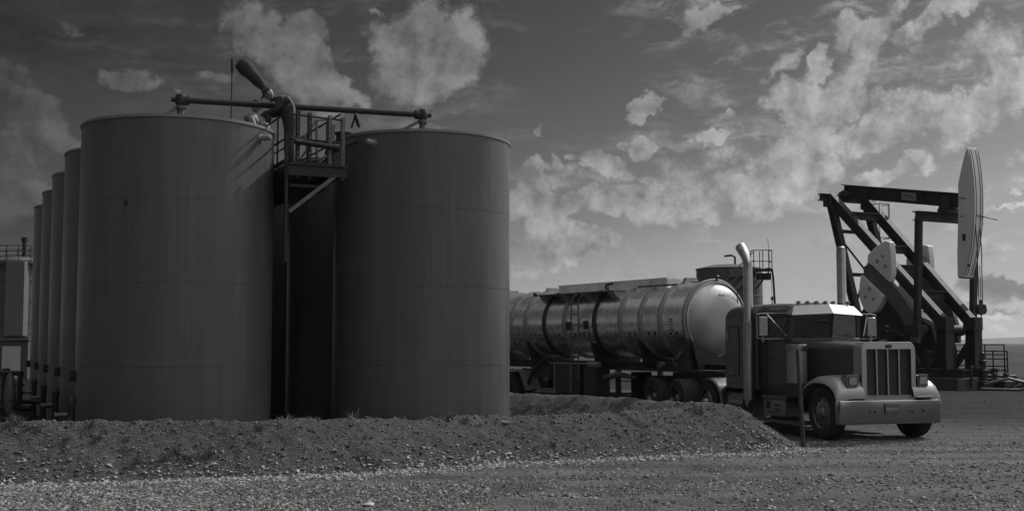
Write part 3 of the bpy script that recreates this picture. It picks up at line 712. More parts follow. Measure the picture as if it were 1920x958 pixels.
# ------------------------------------------------------------------ risers beside the left row
def riser(p,label):
    t=empty('pipe_riser',(p.x,p.y,0),0,label,'pipe riser','pipe risers at the foot of the left tank row')
    MB().tube((0,0,-.05),(0,0,.93),.068,14).build('column',M_blk,t)
    MB().lathe([(.085,.86),(.085,.93),(.07,.96),(.03,1.0),(0,1.0)],n=14).build('cap',M_dark,t)
    MB().tube((-.26,-.05,.64),(0,0,.66),.045,10).tube((-.27,-.05,.64),(-.24,-.045,.64),.065,10).build('stub_pipe',M_galv,t)
    MB().tube((0,0,.45),(.35,.3,.45),.05,10).build('feed_pipe',M_blk,t)
    return t
rl=['black capped pipe riser beside the left front tank, nearest of its row','second black pipe riser from the left front tank','third black pipe riser from the left front tank','farthest black pipe riser, next to the tangled manifold']
for k in range(4): riser(Vector((-8.03,21.9,0))+ST*k,rl[k])
# manifold of pipes at the left edge
mf=empty('pipe_manifold',(-11.6,26.4,0),-18,'dark tangle of pipes and valves at the left edge behind the berm','pipework')
for (a,b_,r) in(((-2.4,0,1.30),(1.0,0,1.30),.055),((-2.4,.2,.98),(-.3,.2,.98),.045),((-2.4,0,.52),(1.3,0,.55),.07),((-2.4,-.3,.30),(1.5,-.3,.30),.08),((-2.2,.5,.70),(1.2,.4,.66),.05),((-2.4,-.5,.14),(1.6,-.5,.14),.06)):
    MB().tube(a,b_,r,12).build('header_pipe',M_blk,mf)
for x in(-1.9,-.62,.52,.95):
    MB().tube((x,0,-.05),(x,0,1.3),.055,12).tube((x,0,.86),(x,0,.90),.10,12).tube((x,0,1.02),(x,0,1.06),.10,12).build('upright_pipe',M_blk,mf)
for (x,y,z) in((-1.2,-.3,.34),(-.1,-.3,.36),(.7,-.5,.22),(-.75,0,.62),(1.1,-.3,.4)):
    mb=MB().lathe([(0,-.12),(.12,-.10),(.14,0),(.12,.10),(0,.12)],(x,y,z),n=12); mb.tube((x,y,z),(x,y,z+.32),.02,8); mb.build('valve',M_dark,mf)
    MB().lathe([(.11,-.012),(.14,-.012),(.14,.012),(.11,.012),(.11,-.012)],(x,y,z+.32),n=18).build('handwheel',M_dark,mf)
mb=MB(); mb.lathe([(0,-.45),(.10,-.40),(.13,-.1),(.10,.3),(.04,.45),(0,.46)],(.78,-.1,.85),n=14); mb.build('insulated_valve',M_galv,mf)
# ------------------------------------------------------------------ treater and shed far left
tt=empty('treater_vessel',(-29.05,70.5,0),0,'tall pale cylindrical vessel with railed top behind the shed at the far left','vessel')
pr=[(1.28,0)]
for z in(2.0,3.2,4.45,5.6): pr+=[(1.28,z-.02),(1.33,z-.015),(1.33,z+.015),(1.28,z+.02)]
pr+=[(1.28,6.75),(1.0,6.95),(0,7.05)]
MB().lathe(pr,n=56).build('shell',M_shed,tt)
MB().lathe([(1.28,6.55),(1.62,6.56),(1.62,6.63),(1.28,6.64)],n=48).build('top_platform',M_galv,tt)
mb=MB()
for z in(6.95,7.25,7.58):
    mb.path([(1.6*math.cos(R(a)),1.6*math.sin(R(a)),z) for a in range(0,361,12)],.025,6)
for a in range(0,360,24): mb.tube((1.6*math.cos(R(a)),1.6*math.sin(R(a)),6.6),(1.6*math.cos(R(a)),1.6*math.sin(R(a)),7.58),.025,6)
mb.build('railing',M_dark,tt)
MB().tube((.35,-.4,6.9),(.35,-.4,8.0),.12,12).tube((.35,-.4,7.9),(.35,-.4,8.15),.19,12).build('vent_stack',M_dark,tt)
MB().b2((-.15,-1.75,2.35),(.95,-1.05,6.65)).build('side_duct',M_shed,tt,bevel=.03)
sh=empty('equipment_shed',(-28.35,66.8,0),0,'low shed with a pale door panel under the vessel at the far left','shed')
MB().b2((-2.2,-1.2,0),(1.85,1.2,2.1)).build('wall',mat('dark_shed_wall',.07,.6,0,.1,2,.1,20,.25),sh)
MB().b2((-2.25,-1.3,2.1),(1.92,1.3,2.22)).build('roof',M_galv,sh)
MB().b2((.45,-1.23,.0),(1.45,-1.2,1.78)).build('door',M_white,sh)
MB().b2((.52,-1.26,.22),(.92,-1.235,.58)).build('vent_window',M_blk,sh)
# ------------------------------------------------------------------ distant tank with stair on the right
bt=empty('storage_tank',(12.2,67,0),0,'distant tank with a diagonal stair and railed landing behind the truck','storage tank')
pr=[(1.83,0)]
for z in(1.52,3.05,4.57): pr+=[(1.83,z-.02),(1.85,z-.01),(1.85,z+.01),(1.83,z+.02)]
pr+=[(1.83,5.35),(1.86,5.36),(1.86,5.40),(1.83,5.41),(1.83,6.03),(1.87,6.04),(1.87,6.1),(1.0,6.3),(0,6.38)]
MB().lathe(pr,n=64).build('shell',mat('pale_tank_paint',.11,.5,0,.1,2,0,20,.15),bt)
mb=MB()
for y in(-2.55,-1.95):
    mb.bar((-1.9,y,3.05),(.85,y,5.9),.04,.2)
    for z in(.5,.95): mb.bar((-1.9,y,3.05+z),(.85,y,5.9+z),.035,.035)
for k in range(18): t_=k/17; mb.box((-1.9+t_*2.7,-2.25,3.1+t_*2.8),(.22,.6,.03))
mb.build('stair',M_galv,bt)
mb=MB(); mb.box((1.35,-2.2,5.88),(1.05,.9,.08)); mb.box((1.5,-2.1,5.55),(.7,.5,.35)); mb.bar((1.75,-2.2,5.8),(1.2,-1.5,4.9),.06,.06); mb.build('landing',M_dark,bt)
mb=MB()
for x in(.86,1.35,1.84):
    for y in(-2.62,-1.8): mb.tube((x,y,5.9),(x,y,6.95),.025,6)
for z in(6.35,6.95): mb.path([(.86,-1.8,z),(.86,-2.62,z),(1.84,-2.62,z),(1.84,-1.8,z)],.025,6)
mb.build('landing_railing',M_dark,bt)
mb=MB(); mb.path([(1.7,-1.2,6.0),(2.0,-1.2,6.05),(2.15,-1.2,6.0),(2.2,-1.2,5.6),(2.3,-1.2,3.6)],.06,8); mb.build('downpipe',M_dark,bt)
mb=MB(); mb.path([(.3,-.2,6.3),(.3,-.2,6.75),(.1,-.2,6.85),(-.3,-.2,6.8)],.06,8); mb.build('gooseneck',M_dark,bt)
MB().b2((-.35,-1.95,5.55),(1.1,-1.74,5.95)).build('gauge_board',M_galv,bt)
# ------------------------------------------------------------------ pumpjack   local x lateral (near side negative), y back from the well
pj=empty('pumpjack',(19.6,50.0,0),29,'large dark oil pumpjack with pale horsehead and pale counterweights on the right','pumpjack')
mb=MB()
for x in(-1.05,1.05): mb.ibeam((x,.1,.68),(x,9.2,.68),.36,.24,.04,.03)
for y in np.arange(.3,9.2,.9): mb.ibeam((-1.2,y,.68),(1.2,y,.68),.3,.2,.03,.02)
mb.build('base_frame',M_pj,pj)
MB().b2((-1.5,.0,-.1),(1.5,9.4,.49)).build('foundation_block',mat('dark_oily_concrete',.06,.8,0,.4,3,.4,30,.4),pj,bevel=.03)
for s_ in(-1,1):
    MB().ibeam((s_*1.12,7.45,8.80),(s_*.88,1.25,2.85),.46,.34,.04,.03,up=(0,-.6,.8)).build('front_leg',M_pj,pj)
    mb=MB()
    mb.bar((s_*1.12,7.45-.14,8.80+.135+.02),(s_*.9,1.55,3.35),.345,.012,up=(0,-.68,.73)); mb.build('leg_top_sunlit',M_top,pj)  # pale strip added along the leg as painted sunlight
    MB().ibeam((s_*1.15,7.4,8.6),(s_*1.3,5.05,.86),.34,.30,.035,.025,up=(0,1,0)).build('rear_leg',M_pj,pj)
    mb=MB(); mb.ibeam((s_*.88,1.15,.86),(s_*.88,1.15,2.9),.5,.42,.04,.03,up=(0,1,0)); mb.bar((s_*.88,1.15,2.5),(s_*.88,1.15,3.05),.5,.62,up=(0,1,0)); mb.bar((s_*.88,1.15,2.2),(s_*.88,2.2,.9),.2,.25); mb.build('front_post',M_pj,pj)
    mb=MB(); t_=.14
    mb.lathe([(.07,-.03),(.12,-.03),(.12,.03),(.07,.03),(.07,-.03)],(s_*1.08,6.1,7.78),axis='x',n=16); mb.build('lifting_eye',M_pj,pj)
def lp(t_,s_): return Vector((s_*(1.12-.24*t_),7.45-6.2*t_,8.80-5.95*t_))
for t_ in(.16,.44,.60,.80): 
    a,b_=lp(t_,-1),lp(t_,1); MB().ibeam(a,b_,.34,.22,.035,.025).build('cross_beam',M_pj,pj); MB().bar(a+Vector((.15,0,.18)),b_+Vector((-.15,0,.18)),.23,.012).build('cross_beam_top_sunlit',M_top,pj)  # each beam gets an added pale strip, sunlight painted on its top
def rp(z,s_): 
    t_=(8.6-z)/7.74; return Vector((s_*(1.15+.15*t_),7.4-2.35*t_,z))
mb=MB()
for z in(7.15,5.1,3.0): mb.bar(rp(z,-1),rp(z,1),.14,.16)
mb.build('rear_cross_bar',M_pj,pj)
mb=MB()
mb.tube(rp(6.9,-1),rp(3.6,1),.05,8); mb.tube(rp(6.9,1),rp(3.6,-1),.05,8); mb.build('cross_brace',M_pj,pj)
mb=MB(); mb.ibeam((-1.75,7.5,8.78),(1.75,7.5,8.78),.32,.3,.035,.025); mb.box((-1.2,7.45,8.6),(.34,.45,.5)); mb.box((1.2,7.45,8.6),(.34,.45,.5)); mb.build('top_cross_beam',M_pj,pj)
mb=MB(); mb.box((0,7.45,8.98),(.8,.4,.22)); mb.lathe([(0,-.34),(.15,-.34),(.15,.34),(0,.34)],(0,7.45,9.02),axis='x',n=18); mb.build('pivot_bearing',M_pj,pj)
# walking beam
bd=Vector((0,-(7.75-.9),-(9.17-8.0))).normalized()
b0=Vector((0,7.70,9.18)); b1=Vector((0,.85,8.01))
MB().ibeam(b0,b1,.63,.38,.045,.03).build('walking_beam',M_pj,pj)
mb=MB()
for t_ in(.03,.25,.5,.72,.86): 
    q=b0.lerp(b1,t_)
    for s_ in(-1,1): mb.box(q+Vector((s_*.095,0,0)),(.15,.02,.53),rot=(0.17,0,0))
mb.build('beam_stiffener',M_pj,pj)
MB().b2((-.203,3.10,8.26),(-.193,3.92,8.60)).build('name_plate',M_plate,pj)
pl=[c for c in pj.children if c.name.startswith('name_plate')][0]
pl.rotation_euler=(0,0,0)
# plate follows the slope of the beam
for v in pl.data.vertices: v.co.z+= (v.co.y-3.51)*.17+.03
for v in pl.data.vertices: v.co.x-=.03
# writing reads mirrored in the picture
tx=text('lettering','LUFKIN',.21,M_ink,pj,(-.238,3.51,8.46),(0,0,0),mirror=True)
tx.rotation_euler=Matrix(((0,0,-1),(-1,0,0),(0,1,0))).to_euler(); tx.scale=(.98,1.15,1)
tx.data.transform(Matrix.Shear('XZ',4,(0,0)) if False else Matrix.Identity(4))
for v in tx.data.vertices: v.co.y-=v.co.x*.17
# yoke and its bearing
MB().ibeam((-2.0,1.55,7.33),(2.0,1.55,7.33),.40,.34,.04,.03).build('yoke_beam',M_pj,pj)
mb=MB(); mb.box((0,1.55,7.62),(.7,.55,.22)); mb.lathe([(0,-.38),(.2,-.38),(.2,.38),(0,.38)],(0,1.55,7.72),axis='x',n=18); mb.bar((0,1.55,7.7),(0,1.5,8.3),.42,.4); mb.build('yoke_bearing',M_pj,pj)
for s_ in(-1,1):
    mb=MB(); mb.bar((s_*1.72,1.62,7.30),(s_*1.72,1.86,2.45),.24,.24,up=(0,1,0)); mb.box((s_*1.72,1.86,2.45),(.3,.4,.5)); mb.build('pitman_arm',M_pj,pj)
# horsehead
side_=[(.23,10.21),(.06,9.64),(-.02,8.95),(-.05,8.2),(-.03,7.45),(.04,6.75),(.15,6.1),(.32,5.4),(.58,4.67),(.90,4.76),(.88,5.86),(.76,7.6),(.74,8.7),(.5,9.5)]
hhd=MB().prism(side_,-.29,.29,'x').build('horsehead',M_pjl,pj,bevel=.012)
mb=MB()
arc=[(.16,10.1),(.06,9.64),(-.02,8.95),(-.05,8.2),(-.03,7.45),(.04,6.75),(.15,6.1),(.32,5.4),(.53,4.8)]
for x in(-.13,.13,.27,-.27): mb.path([(x,y-.012,z) for (y,z) in arc],.012,6)
mb.build('wire_guide',M_pj,hhd)
mb=MB(); mb.box((0,.66,4.70),(.62,.34,.06),rot=(.12,0,0)); mb.build('end_bracket',M_pj,hhd)
mb=MB(); mb.bar((-.295,.35,8.05),(-.295,.66,8.1),.02,.1,up=(1,0,0)); mb.box((-.3,.5,6.4),(.012,.16,.3)); mb.box((-.3,.3,5.2),(.012,.08,.12)); mb.build('side_stencil',M_pj,hhd)
mb=MB(); mb.path([(-.1,.0,7.30),(.15,-.06,7.26),(.9,-.25,7.12)],.018,6); mb.bar((-.35,.6,7.3),(.3,-.08,7.24),.02,.05); mb.build('wireline_arm',M_pj,pj)
# bridle, carrier bar, polished rod
mb=MB()
for x in(-.13,.13): mb.path([(x,.03,6.9),(x*1.0,-.02,6.0),(x*.85,-.02,3.55)],.02,6)
mb.tube((0.0,-.02,5.2),(0,-.02,3.5),.016,6); mb.build('bridle_cable',M_blk,pj)
mb=MB(); mb.prism([(-.24,3.42),(.24,3.42),(.24,3.26),(.12,3.14),(-.12,3.14),(-.24,3.26)],-.12,.08,'y'); mb.lathe([(0,-.1),(.10,-.1),(.13,0),(.10,.1),(0,.1)],(-.15,-.02,3.46),n=10); mb.lathe([(0,-.1),(.10,-.1),(.13,0),(.10,.1),(0,.1)],(.15,-.02,3.46),n=10); mb.tube((0,-.02,3.1),(0,-.02,3.75),.05,8); mb.build('carrier_bar',M_pj,pj)
mb=MB(); mb.tube((0,-.02,3.2),(0,-.02,1.5),.02,8); mb.tube((0,-.02,2.55),(0,-.02,2.65),.05,8); mb.build('polished_rod',M_galv,pj)
# gear reducer, brake, motor
mb=MB(); mb.prism([(1.9,.87),(1.75,1.6),(2.1,2.7),(3.3,3.35),(4.6,3.5),(5.0,2.8),(4.9,1.7),(4.3,.87)],-.62,.62,'x'); mb.build('gear_reducer',M_pj,pj,bevel=.05)
mb=MB(); mb.lathe([(0,-.12),(1.0,-.12),(1.05,0),(1.0,.12),(0,.12)],(-1.05,4.35,3.0),axis='x',n=40); mb.build('belt_sheave_guard',M_pj,pj)
mb=MB(); mb.prism([(3.5,3.6),(5.0,3.9),(6.7,2.2),(6.4,1.2),(5.6,1.1),(3.4,2.3)],-1.22,-1.02,'x'); mb.build('belt_guard',M_pj,pj)
mb=MB(); mb.lathe([(0,-.5),(.36,-.5),(.4,-.3),(.4,.3),(.36,.5),(0,.5)],(-.2,6.3,1.5),axis='x',n=24); mb.b2((-.6,5.9,.87),(.3,6.8,1.2)); mb.build('motor',M_pj,pj)
mb=MB(); mb.lathe([(0,-1.7),(.24,-1.7),(.24,1.7),(0,1.7)],(0,2.45,2.5),axis='x',n=24); mb.build('crank_shaft',M_pj,pj)
for s_ in(-1,1):
    x0,x1=sorted((s_*1.36,s_*1.58))
    arm=[(5.02,5.35),(4.62,5.52),(4.3,5.35),(2.9,4.15),(2.25,3.35),(1.98,2.5),(2.0,1.95),(2.35,1.95),(2.55,2.55),(2.95,3.15),(3.6,3.8),(4.98,4.95)]
    sy_=.65 if s_>0 else 0
    arm=[(y+sy_*.6,z) for y,z in arm]
    MB().prism(arm,x0,x1,'x').build('crank',mat('crank_paint',.12,.5,0,.25,3,.15,25,.2),pj,bevel=.02)
    x0,x1=sorted((s_*1.40,s_*1.72))
    up_=[(4.62,5.50),(4.60,5.85),(4.20,6.15),(3.55,6.42),(3.30,6.35),(3.22,5.9),(3.22,5.0),(3.36,4.60),(3.9,5.02),(4.35,5.40)]
    MB().prism([(y+sy_,z) for y,z in up_],x0,x1,'x').build('counterweight',M_pjl,pj,bevel=.03)
    lo_=[(5.02,5.0),(5.14,4.5),(5.15,3.95),(4.9,3.45),(4.55,3.22),(4.15,3.35),(3.85,3.75),(3.72,4.0),(4.3,4.45)]
    MB().prism([(y+sy_,z) for y,z in lo_],x0,x1,'x').build('counterweight',M_pjl,pj,bevel=.03)
    x_=x0-.012 if s_<0 else x1+.012
    mb=MB()
    for (y,z,r) in((4.0,5.55,.10),(3.7,5.75,.07),(3.55,5.3,.09),(4.5,4.35,.10),(4.75,4.0,.08),(4.3,3.9,.08)): mb.lathe([(0,-.02),(r,-.02),(r*.8,.02),(0,.02)],(x_,y+sy_,z),axis='x',n=12)
    mb.build('weight_bolt',mat('worn_bolt_steel',.34,.6,.2,.3,8),pj)
# access ladder with cage on the far rear leg
mb=MB()
for x in(.95,1.35): mb.tube((x,6.55,1.0),(x,7.05,8.9),.022,6)
for k in range(26): 
    t_=k/26; mb.tube((.95,6.55+.5*t_,1.0+7.9*t_),(1.35,6.55+.5*t_,1.0+7.9*t_),.016,6)
mb.build('ladder',M_pj,pj)
mb=MB()
for z in(6.9,7.7,8.5): mb.path([(.9,6.95,z),(.9,6.35,z),(1.5,6.3,z),(1.75,6.6,z),(1.75,7.0,z)],.02,6)
for (x,y) in((.9,6.35),(1.5,6.3),(1.75,6.6)): mb.tube((x,y,6.9),(x,y,8.5),.018,6)
mb.build('ladder_cage',M_pj,pj)
mb=MB()
for (y,z,sy,sz) in((3.3,1.6,.5,.9),(5.3,2.0,.6,1.0),(2.7,1.1,.4,.5),(1.9,1.3,.3,.6)): mb.box((-1.0,y,z),(.3,sy,sz),rot=(.2,0,0))
mb.path([(-1.2,2.2,1.0),(-1.3,2.9,2.2),(-1.25,4.0,2.6),(-1.1,5.0,2.2)],.08,8); mb.path([(-.9,1.0,2.4),(-.95,1.7,1.5),(-.9,2.2,.95)],.07,8); mb.build('brake_linkage',M_pj,pj)
MB().b2((-1.26,3.9,2.45),(-1.235,4.1,2.75)).build('warning_sign',M_white,pj)
# wellhead
wh=empty('wellhead',(19.6,50.0,0),29,'dark wellhead with valves and flow lines under the horsehead','wellhead')
mb=MB(); mb.lathe([(.22,0),(.22,.3),(.3,.31),(.3,.38),(.16,.4),(.16,.75),(.26,.76),(.26,.84),(.13,.86),(.13,1.15),(.2,1.16),(.2,1.22),(.09,1.25),(.09,1.55),(.05,1.58),(0,1.6)],(0,-.02,0),n=20); mb.build('casing_head',M_dark,wh)
mb=MB(); mb.tube((-.1,0,.6),(1.4,-.5,.55),.07,10); mb.tube((0,0,.95),(-.8,-.1,.95),.06,10); mb.tube((-.8,-.1,.95),(-.8,-.1,.1),.06,10); mb.tube((1.4,-.5,.55),(1.5,-.5,.1),.07,10)
for (x,y,z) in((.5,-.18,.6),(-.5,-.06,.95),(1.0,-.36,.57)): mb.lathe([(0,-.13),(.13,-.1),(.15,0),(.13,.1),(0,.13)],(x,y,z),n=12); mb.tube((x,y,z),(x,y,z+.28),.02,6); mb.lathe([(.12,z+.26),(.15,z+.26),(.15,z+.29),(.12,z+.29)],(x,y,0),n=14)
mb.build('flow_valves',M_dark,wh)
fl=empty('flowline',(21.0,49.2,0),0,'shiny bent flow pipe lying on the ground to the right of the wellhead','pipe')
mb=MB(); mb.path([(-1.5,.4,.25),(-.6,.1,.5),(.0,0,.34),(.7,.3,.32),(1.6,.8,.12),(3.6,1.8,.08)],.06,8); mb.build('pipe',M_galv,fl)
mb=MB(); mb.path([(-.8,-.6,.08),(.6,-.9,.10),(1.2,-.4,.35),(1.7,-.9,.05)],.05,8); mb.path([(-2.,-.5,.1),(-.5,-.7,.06)],.05,8); mb.build('hose',M_blk,fl)
ct=empty('catch_tray',(20.9,50.9,0),29,'dark steel tray and hoses behind the flow pipe beside the wellhead','tray')
mb=MB(); mb.b2((-.9,-.7,0),(1.3,.7,.35)); mb.build('tray',M_blk,ct); mb=MB(); mb.path([(-.4,-.75,.1),(.3,-.95,.4),(.9,-.8,.1)],.05,8); mb.build('hose',M_blk,ct)
# guard rails round the well
def rail(p,q,z0,z1,label,n=5,mids=(.33,.66)):
    p,q=Vector(p),Vector(q); t=empty('guard_rail',(p.x,p.y,0),0,label,'railing','guard rails round the wellhead'); d_=q-p
    mb=MB()
    for k in range(n):
        a=d_*(k/(n-1)); mb.tube(a+Vector((0,0,z0 if k in(0,n-1) else z0)),a+Vector((0,0,z1)),.032,8)
    mb.build('rail_post',M_dark,t)
    mb=MB()
    for z in [z0+.02,z1]+[z0+(z1-z0)*m_ for m_ in mids]: mb.tube(Vector((0,0,z)),d_+Vector((0,0,z)),.026,8)
    mb.build('rail',M_dark,t)
def pw(x,y): 
    a=R(29); return (19.6+math.cos(a)*x-math.sin(a)*y, 50+math.sin(a)*x+math.cos(a)*y,0)
rail(pw(2.42,.68),pw(2.42,6.6),.47,1.60,'lower dark tube railing running behind the wellhead',9,(.42,.7))
rail(pw(2.95,1.25),pw(2.95,7.4),.42,1.88,'taller dark tube railing on the far side of the wellhead',7,(.22,.7))
# ------------------------------------------------------------------ semi truck: local x lateral (near side negative), y back from bumper, z up
tk=empty('semi_truck',(7.63,24.23,0),18,'dark long-nosed semi truck with chrome bumper, grille and tall exhaust stacks','truck')
# wheels
def wheel(x,y,r,wd,parent,m_r,side=-1,hub='steer'):
    s_=side; t=MB()
    pr=[(r*.58,-wd/2+.02),(r*.62,-wd/2),(r*.90,-wd/2+.0),(r*.975,-wd/2+.03)]
    for k in range(5):
        a=-wd/2+.045+k*(wd-.09)/5; b_=a+(wd-.09)/5
        pr+=[(r,a),(r,b_-.018),(r-.016,b_-.016),(r-.016,b_-.002)]
    pr+=[(r*.975,wd/2-.03),(r*.90,wd/2),(r*.62,wd/2),(r*.58,wd/2-.02)]
    wo=t.lathe(pr,(0,0,0),axis='x',n=56).build('wheel',M_black,parent,smooth=35); wo.location=(x,y,r)
    rm=MB(); e=s_*(wd/2)
    if hub=='steer': pr=[(r*.60,e*.98),(r*.585,e*1.03),(r*.55,e*.96),(r*.53,e*.78),(r*.42,e*.86),(r*.26,e*.92),(r*.235,e*1.0),(r*.20,e*1.28),(r*.12,e*1.36),(0,e*1.38)]
    else: pr=[(r*.60,e*.98),(r*.585,e*1.0),(r*.55,e*.9),(r*.50,e*.1),(r*.30,e*-.1),(r*.27,e*.3),(r*.25,e*.75),(r*.15,e*.8),(0,e*.8)]
    ro=rm.lathe(pr,axis='x',n=48).build('rim',m_r,wo,smooth=35)
    h=MB()
    for k in range(10):
        a=2*math.pi*k/10; rr=r*.475; h.lathe([(0,e*.84),(.032,e*.845),(.034,e*.80)],(0,math.cos(a)*rr,math.sin(a)*rr),axis='x',n=12)
    h2=MB()
    for k in range(10):
        a=2*math.pi*(k+.5)/10; rr=r*.30; h2.tube((e*.88,math.cos(a)*rr,math.sin(a)*rr),(e*1.08,math.cos(a)*rr,math.sin(a)*rr),.014,8)
    if hub=='steer': h.build('hand_hole',M_blk,wo); h2.build('lug_nuts',M_chrome2,wo)
    return wo
wheel(-1.03,.68,.53,.29,tk,M_chrome2,-1); wheel(1.03,.68,.53,.29,tk,M_chrome2,1)
for y in(5.62,7.35,8.75):
    for s_ in(-1,1): wheel(s_*.96,y,.52,.56,tk,M_chrome2,s_,'drive' if y>6 else 'steer')
# chassis
mb=MB()
for x in(-.43,.43): mb.ibeam((x,.35,.80),(x,10.2,.80),.27,.09,.02,.02)
for y in(.5,3.2,5,6.5,8,9.5): mb.box((0,y,.8),(.86,.12,.2))
for y in(.68,5.62,7.35,8.75): mb.tube((-1.0,y,.53),(1.0,y,.53),.08,12)
mb.b2((-.4,.9,.45),(.4,2.6,1.3)); mb.b2((-.5,7.9,.94),(.5,9.0,1.16)); mb.b2((-.95,9.3,.45),(.95,10.1,1.05)); mb.build('chassis',M_blk,tk)
# bumper
bp_=[(-1.215,.10),(-1.21,.04),(-1.19,-.005),(-1.15,-.02),(-.4,-.035),(.4,-.035),(1.12,-.02),(1.18,-.005),(1.215,.05),(1.22,.16)]
mb=MB(); secs=[]
for (x,y) in bp_:
    secs.append([(x,y,.33),(x*1.0,y-.012,.40),(x,y,.79),(x*.995,y+.02,.81),(x*.985,y+.05,.80),(x*.985,y+.05,.34)])
mb.loft(secs); bmp=mb.build('bumper',M_chrome,tk,smooth=40,bevel=.006)
mb=MB()
for x in(-.52,-.40,.42,.50,.75): mb.lathe([(0,-.02),(.022,-.018),(.025,0),(0,.0)],(x,-.03,.58),axis='y',n=12)
mb.build('bumper_bolt',M_dark,bmp)
pt=MB().b2((-.17,-.062,.52),(.17,-.045,.73)).build('licence_plate',mat('dark_plate',.10,.5,0,.1,20),tk,bevel=.004)
MB().b2((-.18,-.056,.505),(-.168,-.04,.74)).build('plate_edge',M_blk,pt)
def fronttext(s_,size,m,parent,loc): 
    o=text('lettering',s_,size,m,parent,loc,(R(90),0,0),mirror=True); return o
fronttext('1YVNI38',.075,M_white,tk,(0,-.066,.625)).scale=(1,1.25,1)
# hood
def hoodsec(y,hw,zt,zb,r=.16,n=6):
    out=[(-hw,y,zb)]
    for k in range(n+1):
        a=R(180-90*k/n); out.append((-hw+r+r*math.cos(a),y,zt-r+r*math.sin(a)))
    out+= [(0,y,zt+.035)]
    for k in range(n+1):
        a=R(90-90*k/n); out.append((hw-r+r*math.cos(a),y,zt-r+r*math.sin(a)))
    out.append((hw,y,zb)); return out
MB().loft([hoodsec(.30,.60,1.925,.95),hoodsec(1.0,.63,1.945,1.0),hoodsec(1.7,.68,1.965,1.05),hoodsec(2.40,.80,1.99,1.1,.18)]).build('hood',M_cab,tk,smooth=40)
mb=MB(); mb.box((-.66,1.55,1.55),(.03,.12,.05)); mb.box((-.61,.9,1.62),(.03,.14,.05)); mb.build('hood_vent',M_blk,tk)
# louvre strip at rear edge of hood
mb=MB()
for k in range(11): mb.box((-.87,2.12,1.12+k*.075),(.05,.10,.045),rot=(0,.4,0))
mb.build('hood_latch_strip',M_blk,tk)
# grille shell
out=rrect(.645,.60,.15,6,0,1.375); inn=rrect(.53,.465,.025,6,0,1.365)
mb=MB(); n=len(out); vs=[];fs=[]
for (pts_,y) in((out,.36),(out,.11),([(x*.985,(z-1.375)*.985+1.375) for x,z in out],.085),(inn,.08),(inn,.22)): vs+=[(x,y,z) for x,z in pts_]
for j in range(4):
    for k in range(n): fs.append((j*n+k,j*n+(k+1)%n,(j+1)*n+(k+1)%n,(j+1)*n+k))
mb.add(vs,fs); gs=mb.build('grille_shell',mat('satin_chrome',.44,.30,1,.10,3,.04,12,rvar=.06,fine=.05),tk,smooth=40,fix=True); gs.location=(.04,0,0)
mb=MB()
for k in range(52): mb.b2((-.52+k*.0204,.16,.905),(-.513+k*.0204,.175,1.825))
mb.b2((-.535,.185,.9),(.535,.195,1.835)); mb.build('grille_mesh',mat('grille_wire',.13,.5,.6,.2,20),gs)
mb=MB()
for x in(-.265,0,.265): mb.b2((x-.014,.115,.905),(x+.014,.205,1.825))
mb.build('grille_bar',mat('satin_chrome',.5),gs)
mb=MB(); mb.lathe([(0,-.012),(.06,-.012),(.066,0),(0,.0)],axis='y',n=28); em=mb.build('hood_emblem',M_ink,gs); em.location=(0,.08,1.885); em.scale=(1.35,1,.62)
fronttext('Peterbilt',.03,M_chrome2,gs,(0,.064,1.885))
mb=MB(); mb.path([(0,.3,1.98),(0,.2,2.01),(0,.10,2.005)],[.012,.02,.008],8); mb.bar((-.09,.22,2.0),(.09,.22,2.0),.05,.012); mb.build('hood_ornament',M_chrome,tk)
